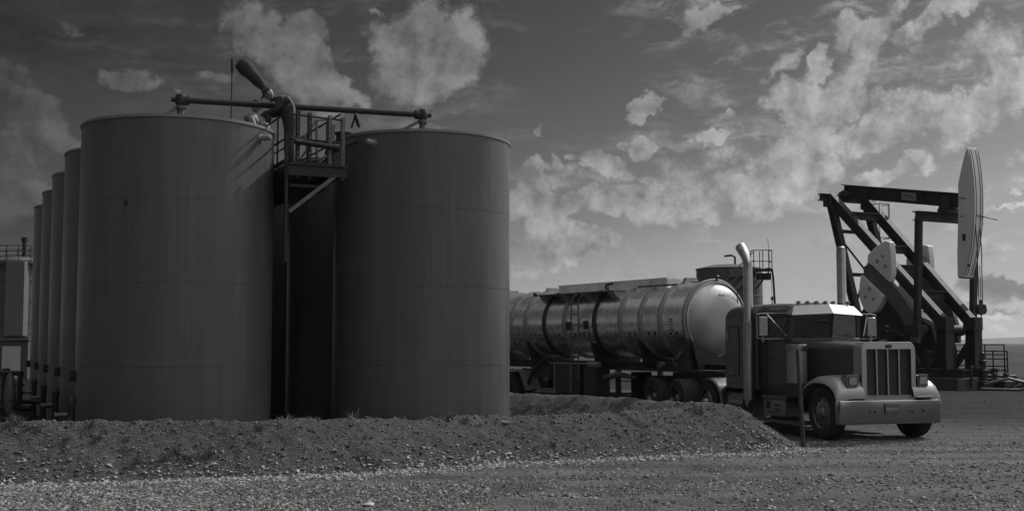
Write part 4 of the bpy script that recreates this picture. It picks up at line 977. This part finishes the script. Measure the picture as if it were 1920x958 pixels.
# front fenders
M_fend=mat('fender_paint',.36,.40,.55,.10,2,.05,14,.1,dust=.3)
def fender(s_):
    prof=[(.02,.84),(.05,.98),(.14,1.10),(.28,1.19),(.45,1.245),(.66,1.265),(.90,1.25),(1.10,1.19),(1.27,1.09),(1.40,.94),(1.47,.80)]
    secs=[]
    for (y,z) in prof:
        secs.append([(s_*.58,y,z+.03),(s_*.85,y,z+.035),(s_*1.08,y,z+.015),(s_*1.19,y,z-.035),(s_*1.235,y,z-.12),(s_*1.21,y,z-.12),(s_*1.17,y,z-.06),(s_*1.06,y,z-.02),(s_*.85,y,z-.0),(s_*.58,y,z-.0)])
    MB().loft(secs).build('front_fender',M_fend,tk,smooth=50)
    MB().loft([[(s_*.60,.10,.84),(s_*1.18,.05,.84),(s_*1.2,.08,.96),(s_*.95,.12,1.08),(s_*.60,.14,1.16)],[(s_*.60,.22,.84),(s_*1.16,.22,.84),(s_*1.18,.22,1.03),(s_*.95,.25,1.16),(s_*.60,.25,1.20)]]).build('fender_nose',M_fend,tk,smooth=50)
    mb=MB(); mb.b2(tuple((s_*.60,.6,.55)),tuple((s_*.50,2.1,1.2))); mb.build('inner_panel',M_blk,tk)
    # headlamp pod
    x0,x1=sorted((s_*.69,s_*.97)); c=(x0+x1)/2
    pod=MB().loft([[(c+a*.125,.06,1.19+b_*.12) for a,b_ in rrect(1,1,.25,3)],[(c+a*.135,.12,1.19+b_*.13) for a,b_ in rrect(1,1,.3,3)],[(c+a*.115,.30,1.19+b_*.10) for a,b_ in rrect(1,1,.4,3)],[(c+a*.06,.44,1.19+b_*.06) for a,b_ in rrect(1,1,.5,3)]]).build('headlight',M_chrome,tk,smooth=50)
    MB().prism([(c+a*.108,1.19+b_*.100) for a,b_ in rrect(1,1,.2,3)],.052,.064,'y').build('lens_gasket',M_blk,pod)
    MB().prism([(c+a*.088,1.19+b_*.078) for a,b_ in rrect(1,1,.2,3)],.045,.062,'y').build('lens',M_lens,pod,bevel=.004)
    MB().bar((c,.25,.95),(c,.25,1.1),.1,.1).build('bracket',M_chrome2,pod)
    MB().b2((x0+.01,.04,1.312),(x1-.01,.2,1.322)).build('headlight_brow',M_chrome,pod)
for s_ in(-1,1): fender(s_)
mb=MB(); mb.tube((.62,-.02,.86),(1.02,.0,.87),.018,8); mb.build('marker_bar',M_chrome,tk)
# cab
def rsec(y,hw,zb,zt,r,n=5,crown=.03):
    out=[(-hw,y,zb)]
    for k in range(n+1):
        a=R(180-90*k/n); out.append((-hw+r+r*math.cos(a),y,zt-r+r*math.sin(a)))
    out.append((0,y,zt+crown))
    for k in range(n+1):
        a=R(90-90*k/n); out.append((hw-r+r*math.cos(a),y,zt-r+r*math.sin(a)))
    out.append((hw,y,zb)); return out
MB().loft([rsec(2.33,.89,.98,2.03,.05,crown=.0),rsec(3.46,.96,.98,2.05,.05,crown=0)]).build('cab_body',M_cab,tk,smooth=40)
cr=MB().loft([rsec(2.25,.68,2.56,2.60,.03,crown=.02),rsec(2.34,.74,2.55,2.68,.11,crown=.03),rsec(2.48,.80,2.54,2.75,.2,crown=.05),rsec(2.7,.87,2.53,2.81,.24,crown=.05),rsec(3.1,.90,2.53,2.82,.24),rsec(3.46,.92,2.5,2.81,.24)]).build('cab_roof',M_cab,tk,smooth=50)
mb=MB()
for s_ in(-1,1):
    mb.bar((s_*.86,2.38,2.0),(s_*.80,2.28,2.6),.09,.09); mb.bar((s_*.93,3.32,2.0),(s_*.89,3.32,2.6),.06,.30,up=(0,1,0)); mb.bar((s_*.905,2.72,2.03),(s_*.865,2.68,2.56),.02,.03,up=(0,1,0))
mb.b2((-.88,3.40,.98),(.88,3.46,2.6)); mb.build('cab_pillar',M_cab,tk,bevel=.01)
# interior so that the glass has something behind it
mb=MB(); mb.b2((-.85,2.4,1.2),(.85,3.35,2.0)); mb.b2((-.65,2.9,1.9),(-.15,3.2,2.42)); mb.b2((.15,2.9,1.9),(.65,3.2,2.42)); mb.build('seat',M_blk,tk)
# windshield: two flat panes meeting at the centre post
def pane(s_):
    a=[(s_*.02,2.10,2.07),(s_*.82,2.34,2.05),(s_*.76,2.26,2.60),(s_*.02,2.02,2.62)]
    b_=[(x,y+.012,z) for x,y,z in a]; mb=MB(); mb.loft([a,b_]); mb.build('windshield_pane',M_glass if s_<0 else mat('reflecting_window_glass',.03,.10,0,.2,2,spec=.5,rvar=.04),tk,smooth=0)  # right pane uses a copy with its brighter reflection built into the glass
    mb=MB()
    for i in range(4): mb.bar(a[i],a[(i+1)%4],.022,.03)
    mb.build('windshield_seal',M_blk,tk)
for s_ in(-1,1): pane(s_)
MB().prism([(-.90,2.40),(-.86,2.26),(0,2.02),(.86,2.26),(.90,2.40)],1.95,2.055,'z').build('cowl',M_cab,tk,bevel=.01)
for s_ in(-1,1): MB().path([(s_*.30,2.12,2.08),(s_*.36,2.13,2.10),(s_*.62,2.21,2.12)],.009,6).path([(s_*.15,2.08,2.12),(s_*.60,2.22,2.10)],.008,6).build('wiper',M_blk,tk)
# side window and door
for s_ in(-1,1):
    mb=MB(); mb.loft([[(s_*.90,2.42,2.06),(s_*.94,3.17,2.06),(s_*.90,3.16,2.52),(s_*.845,2.38,2.52)],[(s_*.89,2.42,2.06),(s_*.93,3.17,2.06),(s_*.89,3.16,2.52),(s_*.835,2.38,2.52)]]); mb.build('side_window',M_glass,tk,smooth=0)
    fr=[(2.42,1.04),(3.22,1.04),(3.22,2.02),(2.42,2.02)]
    mb=MB()
    for i in range(4):
        a,b_=fr[i],fr[(i+1)%4]; mb.bar((s_*(.898+.06*(a[0]-2.4)),a[0],a[1]),(s_*(.898+.06*(b_[0]-2.4)),b_[0],b_[1]),.016,.014)
    mb.box((s_*.945,3.05,1.62),(.03,.14,.03)); mb.build('door_seam',M_blk,tk)
    mb=MB(); mb.tube((s_*.92,2.66,2.08),(s_*.87,2.5,2.5),.012,6); mb.build('vent_bar',M_chrome2,tk)
# visor
mb=MB()
for s_ in(-1,1):
    T0,T1,L1=Vector((0,2.14,2.80)),Vector((s_*.76,2.34,2.765)),Vector((s_*.90,2.20,2.56)); nn=(T1-T0).cross(L1-T0)
    zl=2.60; yl=T0.y-(nn.z*(zl-T0.z))/nn.y
    a=[T0,T1,L1,(0,yl,zl)]
    mb.loft([a,[(x,y+.006,z-.012) for x,y,z in a]])
    b_=[(s_*.90,2.20,2.56),(s_*.76,2.34,2.765),(s_*.87,2.5,2.60)]
    mb.loft([b_,[(x*.995,y,z-.006) for x,y,z in b_]])
mb.build('sun_visor',mat('visor_steel',.25,.36,.85,.08,3,.03,12,fine=.04),tk,smooth=0)
for k in range(7):
    x=-.63+k*.21; y=2.26-.10*(1-abs(x)/.8)+.06
    mb=MB(); mb.lathe([(0,-.05),(.030,-.045),(.038,-.015),(.03,.03),(.018,.09),(0,.14)],axis='y',n=16); o=mb.build('roof_lamp',mat('lamp_shell',.3,.35,.7,.1,10),cr); o.location=(x,y+.06,2.845)
    MB().tube((0,.02,-.05),(0,.02,-.02),.03,8).build('stalk',M_chrome2,o)
# sleeper
def rr_plan(y0,y1,hw,z,r,n=5):
    out=[]
    for (cx_,cy_,a0) in((hw-r,y1-r,0),(-hw+r,y1-r,90),(-hw+r,y0+.02,180),(hw-r,y0+.02,270)):
        rr_=r if cy_>y0+.1 else .02
        for k in range(n+1):
            a=R(a0+90*k/n); out.append(((hw-rr_ if cx_>0 else -hw+rr_)+rr_*math.cos(a),cy_+rr_*math.sin(a),z))
    return out
secs=[rr_plan(3.5,5.05,1.06,z,.16) for z in(.90,1.6,2.3,2.52)]
for k in range(1,7):
    a=R(15*k); secs.append(rr_plan(3.5+.16*(1-math.cos(a))*.0,5.05-.26*(1-math.cos(a)),1.06-.28*(1-math.cos(a)),2.52+.30*math.sin(a),.17))
secs.append(rr_plan(3.55,4.4,.45,2.855,.17))
sl=MB().loft(secs).build('sleeper',M_cabl,tk,smooth=50)
for s_ in(-1,1):
    dp=rrect(.32,.575,.11,6,4.585,1.76)
    mb=MB(); pts_=[(s_*1.064,y,z) for y,z in dp]; mb.path(pts_+[pts_[0]],.012,6,False); mb.build('door_seam',M_blk,sl)
    mb=MB(); mb.prism(rrect(.30,.555,.10,6,4.585,1.76),*sorted((s_*1.055,s_*1.072)),'x'); mb.build('luggage_door',M_cabl,sl)
    mb=MB(); mb.box((s_*1.08,4.80,2.12),(.02,.06,.20)); mb.build('door_handle',M_chrome,sl)
    mb=MB(); mb.box((s_*1.078,4.82,1.22),(.01,.025,.08)); mb.prism([(4.58,1.22),(4.75,1.20),(4.75,1.25),(4.66,1.26),(4.56,1.28)],*sorted((s_*1.072,s_*1.08)),'x'); mb.build('badge',M_chrome2,sl)
    mb=MB(); mb.lathe([(0,0),(.025,s_*.01),(0,s_*.02)],(s_*1.06,4.0,2.35),axis='x',n=10); mb.build('clearance_lamp',M_lens,sl)
mb=MB(); mb.b2((-1.0,3.44,1.0),(1.0,3.52,2.6)); mb.build('cab_boot',M_blk,tk)
# exhaust stacks
for s_,y in((-1,3.62),(1,3.42)):
    x=s_*1.17; mb=MB(); mb.tube((x,y,.66),(x,y,2.42),.128,28); ex=mb.build('exhaust_shield',M_chrome2 if s_>0 else mat('dusty_chrome',.42,.33,1,.12,2,.04,12,.15,dust=.5),tk)
    mb=MB(); mb.path([(x,y,2.40),(x,y,4.1),(x,y,4.17),(x,y,4.2)] if s_>0 else [(x,y,2.40),(x,y,3.55),(x,y,3.72),(x,y+.03,3.84),(x,y+.10,3.95),(x,y+.20,4.05),(x,y+.33,4.17)],[.108,.106,.095,.07] if s_>0 else [.108,.106,.106,.108,.11,.115,.12],28,cap=False); mb.build('exhaust_stack',mat('stack_chrome',.50,.25,1,.1,2,.04,12,.1),tk,fix=False)
    mb=MB(); mb.box((x*.93,y,2.0),(.16,.08,.05)); mb.box((x*.93,y,1.2),(.16,.08,.05)); mb.build('stack_bracket',M_chrome2,tk)
# air cleaners
for s_ in(-1,1):
    mb=MB(); mb.tube((s_*1.0,1.86,1.10),(s_*1.0,1.86,1.80),.215,36); ac=mb.build('air_cleaner',M_chrome2 if s_>0 else mat('satin_canister',.33,.42,.6,.1,2,.04,12,.15,dust=.4),tk)
    mb=MB(); mb.lathe([(.235,1.80),(.24,1.83),(.235,1.91),(.2,1.93),(0,1.935)],(s_*1.0,1.86,0),n=36); mb.build('air_cleaner_lid',M_chrome2,ac)
# steps, battery box, fuel tanks
for s_ in(-1,1):
    x0,x1=sorted((s_*.72,s_*1.14))
    bx=MB().b2((x0,2.15,.36),(x1,3.05,.72)).build('battery_box',M_chrome2,tk,bevel=.015)
    mb=MB(); mb.b2((x0+.0,2.12,.735),(x1,3.1,.80)); mb.b2((x0,1.55,.22),(x1,3.35,.29)); mb.build('step',M_galv,bx)
    mb=MB(); xx=s_*1.148; mb.box((xx,2.85,.60),(.006,.16,.16)); mb.box((xx,2.45,.60),(.006,.18,.04)); mb.box((xx,2.45,.50),(.006,.22,.03)); mb.box((xx,2.65,.45),(.006,.5,.02)); mb.build('decal',M_dark,bx)
    ft=MB().tube((s_*.83,3.72,.56),(s_*.83,5.05,.56),.31,40).build('fuel_tank',M_chrome2,tk,smooth=40)
    mb=MB()
    for y in(3.95,4.8): mb.lathe([(.315,-.04),(.325,-.04),(.325,.04),(.315,.04)],(s_*.83,y,.56),axis='y',n=40)
    mb.build('tank_strap',M_dark,ft)
    mb=MB(); mb.b2((x0,1.5,.8),(x1*.98,2.1,1.1)); mb.b2((s_*.6,2.1,.7),(s_*.95,3.5,1.0)); mb.build('skirt_panel',M_blk,tk)
# pusher-axle fenders
for s_ in(-1,1):
    mb=MB(); pr_=[(.60,-.29),(.625,-.27),(.625,.27),(.60,.29)]
    vs=[];fs=[]; n=22
    secs=[]
    for k in range(n+1):
        a=R(-14+208*k/n); c_,s2=math.cos(a),math.sin(a); row=[]
        for (rr,dx) in((.60,-.31),(.645,-.28),(.655,0),(.645,.28),(.60,.31),(.585,.28),(.585,-.28)): row.append((s_*.93+dx,5.50-rr*c_*1.05,.50+rr*s2*.95))
        secs.append(row)
    mb.loft(secs); mb.build('drive_fender',M_chrome2,tk,smooth=45)
mb=MB()
for s_ in(-1,1): mb.b2((s_*.60,10.15,.2),(s_*1.22,10.18,1.15))
mb.build('mud_flap',M_black,tk)
# mirrors
for s_ in(-1,1):
    x=s_*1.38; y=2.62
    mr_=MB().loft([[(x-.11,y-.05,z),(x+.11,y-.05,z),(x+.12,y+.02,z),(x-.12,y+.02,z)] for z in(2.10,2.13,2.50,2.53)]).build('mirror',M_chrome2,tk,bevel=.015)
    MB().b2((x-.10,y+.022,2.13),(x+.10,y+.028,2.5)).build('mirror_glass',M_glass,mr_)
    mb=MB(); mb.path([(s_*.95,2.35,2.60),(x,y,2.60),(x+s_*.14,y,2.58),(x+s_*.14,y,2.06),(x,y,2.04),(s_*.97,2.4,2.04)],.013,8); mb.path([(s_*.97,2.3,2.10),(s_*1.28,y-.02,2.58)],.011,8); mb.tube((x,y,1.98),(x,y,2.12),.03,8); mb.build('mirror_bracket',M_chrome2,tk)
mb=MB(); mb.tube((-1.0,2.85,2.78),(-1.0,2.85,2.93),.012,6); mb.tube((-1.0,2.85,2.90),(-1.0,2.85,2.98),.028,8); mb.path([(-1.0,2.85,2.95),(-1.0,2.88,3.4),(-1.0,3.0,4.3)],.005,5); mb.build('antenna',M_blk,tk)
# ------------------------------------------------------------------ tank trailer
KS=1.064
def TZ(z): return 1.95+KS*(z-1.95)
tr=empty('tank_trailer',(5.09*KS,29.87*KS,0),30.5,'long ribbed metal tank trailer with ladder and walkway box behind the truck','trailer')
rc=.96*KS; zc=TZ(2.53); L_=12.6*KS
br=MB().lathe([(rc,0),(rc,L_)],(0,0,zc),axis='y',n=96).build('barrel',M_alu,tr)
hd=[(rc*(1-t_),-.27*KS*(1-(1-t_)**3.2)) for t_ in [i/22 for i in range(23)]]
MB().lathe([(rc,.0),(rc,-.05),(rc*.965,-.06),(rc*.955,-.02)]+[(r_*.95,z_-.02) for r_,z_ in hd],(0,0,zc),axis='y',n=96).build('front_head',mat('head_metal',.42,.46,.75,.14,1.6,.04,12,.05),tr,smooth=60)
MB().lathe([(rc,L_)]+[(r,L_-z) for r,z in hd],(0,0,zc),axis='y',n=64).build('rear_head',M_alu,tr,smooth=60)
for y,dk in((.05,0),(1.03,0),(1.87,0),(2.76,0),(3.96,1),(5.49,0),(6.55,1),(7.61,0),(8.46,0),(9.4,0),(10.5,1),(11.6,0),(12.4,0)):
    y*=KS; MB().lathe([(rc-.005,-.06),(rc+.05,-.055),(rc+.065,-.03),(rc+.065,.03),(rc+.05,.055),(rc-.005,.06)],(0,y,zc),axis='y',n=96).build('stiffening_ring',M_blk if dk else M_ring,tr)
mb=MB()
for y in(.5,2.3,3.3,4.6,7.1): 
    for a in(58,): mb.lathe([(rc+.002,-.35),(rc+.004,-.35),(rc+.004,.35),(rc+.002,.35)],(0,y*KS,zc),axis='y',n=4,a0=150,a1=151.5)
mb.build('weld_seam',M_dark,tr)
# splash box on top
bx0,bx1=1.35*KS,6.49*KS; zt,zb=TZ(3.62),TZ(3.36)
mb=MB()
for x in(-.50,.50): mb.b2((x-.012,bx0,zb),(x+.012,bx1,zt))
for y in(bx0,bx1): mb.b2((-.488,y-.012,zb),(.488,y+.012,zt))
for x in(-.52,.52): mb.b2((x-.014,bx0-.02,zt-.006),(x+.014,bx1+.02,zt+.016))
for y in(2.6,3.9,5.4): mb.b2((-.53,y*KS-.015,zb),(-.514,y*KS+.015,zt+.02))
mb.build('splash_box',M_alu,tr)
mb=MB(); mb.b2((-1.02,3.1*KS,TZ(3.33)),(-.515,7.05*KS,TZ(3.365))); mb.build('walkway_plate',M_galv,tr)
mb=MB()
for y in(3.2,4.4,5.6,6.7): mb.prism([(-1.0,TZ(3.325)),(-.52,TZ(3.325)),(-.52,TZ(3.28)),(-.72,TZ(3.10)),(-.9,TZ(3.2))],y*KS-.15,y*KS+.15,'y')
mb.build('walkway_bracket',M_ring,tr)
for y in(.95,7.58,9.95):
    mb=MB(); mb.loft([[(-.28,y*KS-.05,TZ(3.43)),(.28,y*KS-.05,TZ(3.43)),(.28,y*KS+.1,TZ(3.43)),(-.28,y*KS+.1,TZ(3.43))],[(-.18,y*KS-.03,TZ(3.62)),(.18,y*KS-.03,TZ(3.62)),(.18,y*KS+.08,TZ(3.62)),(-.18,y*KS+.08,TZ(3.62))]]); mb.build('overturn_guard',M_ring,tr)
mb=MB(); mb.bar((0,.02,TZ(3.43)),(0,-.12,TZ(3.62)),.05,.05); mb.bar((-.5,1.0,TZ(3.44)),(-.5,2.6*KS,TZ(3.44)),.04,.05); mb.bar((0,.1,TZ(3.5)),(0,1.2,TZ(3.5)),.03,.03); mb.build('top_rail',M_galv,tr)
mb=MB(); mb.path([(-.56,4.0*KS,TZ(3.42)),(-.56,4.0*KS,TZ(3.55)),(-.56,3.8*KS,TZ(3.58))],.035,8); mb.lathe([(0,0),(.06,.0),(.06,.03),(0,.03)],(-.56,4.25*KS,TZ(3.38)),n=12); mb.lathe([(0,-.03),(.07,-.03),(.07,.03),(0,.03)],(-1.05,7.0*KS,TZ(3.38)),axis='x',n=14); mb.build('top_fitting',M_dark,tr)
# ladder
mb=MB(); x=-1.18
for y in(4.52*KS,4.88*KS): mb.path([(-.75,y-.25,TZ(3.37)),(x+.1,y-.05,TZ(3.28)),(x,y,TZ(3.12)),(x,y,TZ(.93))],.022,8)
for z in(.95,1.25,1.55,1.85,2.15,2.45,2.75,3.02): mb.tube((x,4.52*KS,TZ(z)),(x,4.88*KS,TZ(z)),.018,6)
mb.build('ladder',M_galv,tr)
# reflective tape dashes
segs=[(.25,.95),(1.15,1.75),(1.98,2.65),(4.1,5.35),(5.65,6.35),(6.7,7.45),(7.7,8.3)]
# lathe axis y: angle measured with cos->z, sin->x
def tape(mbx,y0,y1,a0_,a1_):
    q=[]
    for a in(a0_,a1_):
        for y in(y0,y1): q.append((-(rc+.006)*math.cos(R(a)),y,zc+(rc+.006)*math.sin(R(a))))
    q2=[(x*1.003,y,z) for x,y,z in q]
    mbx.add(q+q2,[(0,1,3,2),(4,6,7,5),(0,4,5,1),(2,3,7,6),(0,2,6,4),(1,5,7,3)])
for a,b_ in segs:
    k=int((b_-a)/.118); mb=MB(); vs=[]; fs=[]
    for n_ in range(k+1):
        for a_ in(-22.5,-18.5): vs.append((-(rc+.006)*math.cos(R(a_)),(a+n_*.118)*KS,zc+(rc+.006)*math.sin(R(a_))))
    fs=[(2*n_,2*n_+2,2*n_+3,2*n_+1) for n_ in range(k)]
    rt=mb.add(vs,fs).build('reflective_tape',M_tape,tr,smooth=0); rt.data.materials.append(M_ink)
    for n_,p_ in enumerate(rt.data.polygons): p_.material_index=n_%2
mb=MB(); 
for y in(.12,1.05,1.9,3.0,7.3,8.3): mb.lathe([(0,-.02),(.05,-.02),(.05,.02),(0,.02)],(-rc*math.cos(R(33))-.02,y*KS,zc-rc*math.sin(R(33))),axis='x',n=12)
mb.build('marker_lamp',M_lens,tr)
mb=MB(); tape(mb,4.25*KS,4.5*KS,-12,2); tape(mb,5.05*KS,5.4*KS,-13,1); mb.build('placard_frame',M_blk,tr)
mb=MB(); 
for k,a in enumerate(range(-16,4,4)): tape(mb,.5*KS,.66*KS,a,a+1.2)
tape(mb,.56*KS,.60*KS,-17,2); mb.build('side_marking',M_dark,tr)
mb=MB()
q=[(-.08,3.1),(0,3.1)]
text('lettering','2 C-9WR :',.105,M_dark,tr,(-.02,-.335,TZ(3.12)),(R(90+14),0,0),mirror=True)
MB().bar((.62,-.17,TZ(2.75)),(.62,-.155,TZ(3.30)),.015,.02).build('head_seam',M_dark,tr)
# saddles, rails, front plate
mb=MB()
for x in(-.5,.5): mb.ibeam((x,-1.0,TZ(1.33)),(x,L_*.98,TZ(1.33)),.22,.12,.02,.02)
mb.b2((-1.12,-1.4,TZ(1.24)),(1.0,2.77*KS,TZ(1.30)))
mb.build('frame_rail',M_dark,tr)
mb=MB()
for y in(-.15,2.0,4.2,7.6,10.2): 
    mb.prism([(-.98,zc-.55),(-.75,TZ(1.31)),(.75,TZ(1.31)),(.98,zc-.55),(.7,zc-.72),(0,zc-rc+.02),(-.7,zc-.72)],y*KS-.04,y*KS+.04,'y')
mb.prism([(-.9,zc-.42),(-1.05,TZ(1.31)),(-.5,TZ(1.31)),(-.6,zc-.75)],-.05,.55,'y')
mb.build('saddle',M_dark,tr)
mb=MB(); mb.path([(-1.0,.2,TZ(1.75)),(-1.1,.25,TZ(1.6)),(-1.06,.5,TZ(1.5)),(-1.08,.3,TZ(1.4))],.03,8); mb.lathe([(0,-.07),(.09,-.07),(.09,.07),(0,.07)],(-1.14,.9,TZ(1.40)),axis='x',n=14); mb.build('air_connector',M_galv,tr)
mb=MB()
mb.b2((-1.1,4.6*KS,TZ(.55)),(-.6,5.9*KS,TZ(1.36))); mb.b2((-1.05,3.85*KS,TZ(.5)),(-.55,4.45*KS,TZ(1.3))); mb.b2((-.9,4.0*KS,TZ(.42)),(.9,7.4*KS,TZ(.60))); mb.build('side_cabinet',M_blk,tr,bevel=.01)
mb=MB(); mb.b2((-1.12,4.5*KS,TZ(1.36)),(-.55,6.1*KS,TZ(1.40))); mb.tube((-.9,3.9*KS,TZ(1.36)),(-.9,4.4*KS,TZ(1.36)),.09,14); mb.build('cabinet_top',M_ring,tr)
mb=MB(); mb.bar((-1.12,5.0*KS,TZ(.55)),(-1.12,5.0*KS,TZ(1.35)),.03,.04); mb.bar((-1.12,5.85*KS,TZ(.55)),(-1.12,5.85*KS,TZ(1.35)),.03,.04); mb.box((-1.12,6.3*KS,TZ(.56)),(.06,1.1,.05)); mb.build('cabinet_frame',M_ring,tr)
for s_ in(-1,1):
    mb=MB(); mb.bar((s_*.75,3.2*KS,TZ(1.3)),(s_*.75,3.2*KS,.12),.12,.12); mb.box((s_*.75,3.2*KS,.05),(.3,.3,.06)); mb.build('landing_leg',M_dark,tr)
for y in(8.4*KS,9.75*KS):
    for s_ in(-1,1): wheel(s_*.90,y,.52,.56,tr,M_dark,s_,'drive')
for s_ in(-1,1):
    mb=MB()
    pts_=[(7.35,.55),(7.6,.98),(7.8,1.12),(10.3,1.12),(10.5,.98),(10.7,.6)]
    secs=[[(s_*.6,y*KS,TZ(z)),(s_*1.2,y*KS,TZ(z)),(s_*1.2,y*KS,TZ(z)+.03),(s_*.6,y*KS,TZ(z)+.03)] for y,z in pts_]; mb.loft(secs); mb.build('trailer_fender',M_galv,tr)
mb=MB(); mb.path([(-1.0,6.5*KS,TZ(1.5)),(-1.02,7.2*KS,TZ(1.1)),(-1.0,7.5*KS,TZ(.7))],.06,8); mb.b2((-1.0,6.2*KS,TZ(.95)),(-.5,7.3*KS,TZ(1.25))); mb.build('hose_carrier',M_dark,tr)
mb=MB(); mb.path([(-.9,2.2*KS,TZ(1.05)),(-1.0,2.9*KS,TZ(1.12)),(-.8,3.6*KS,TZ(1.02)),(-.8,4.1*KS,TZ(.98))],[.05,.09,.08,.05],10); mb.build('drain_pipe',M_galv,tr)
# ------------------------------------------------------------------ post and sticks
def one(name,mb,m,loc,label,cat,**k):
    o=mb.build(name,m,None,**k); o.location=loc; return tag(o,label,cat)
zb_=float(surf_h(np.array([5.50]),np.array([22.8]))[0])
po=empty('marker_post',(5.50,22.75,zb_),0,'weathered leaning post standing in front of the truck beside its front wheel','post')
mb=MB(); mb.path([(0,0,-.1),(-.02,0,.5),(-.055,.0,1.2),(-.085,0,1.84)],[.045,.042,.038,.034],12); mb.build('shaft',M_wood,po)
mb=MB(); mb.lathe([(.036,1.70),(.038,1.70),(.038,1.72),(.036,1.72)],(-.079,0,0),n=12); mb.build('wire_band',M_dark,po)
for (px,py,a,l,lb) in((1590,826,20,1.1,'pale dry stick lying on the ground under the truck bumper'),(1575,822,60,.7,'short dry stick crossing the shadow by the front wheel')):
    x_,y_=pix(px,py); z_=float(surf_h(np.array([x_]),np.array([y_]))[0])
    d_=Vector((math.cos(R(a)),math.sin(R(a)),.0)); mb=MB().path([-d_*l/2,d_*.1+Vector((0,0,.04)),d_*l/2+Vector((0,0,.02))],[.012,.014,.006],6); one('stick',mb,M_wood,(x_,y_,z_+.012),lb,'stick')

# ------------------------------------------------------------------ thin haze over the plain
hb=MB().b2((-9300,-420,-6),(9300,12600,90)); 
hm=bpy.data.materials.new('haze_air'); hm.use_nodes=True; ht=NT(hm.node_tree); ht.n.clear()
hv=ht.new('ShaderNodeVolumePrincipled',{'Color':(.9,.9,.9,1),'Density':HAZE,'Anisotropy':.3}); ho=ht.new('ShaderNodeOutputMaterial'); ht.l.new(hv.outputs[0],ho.inputs['Volume'])
o=hb.build('haze',hm,None,smooth=0); tag(o,'thin pale haze over the plain','haze',kind='stuff')
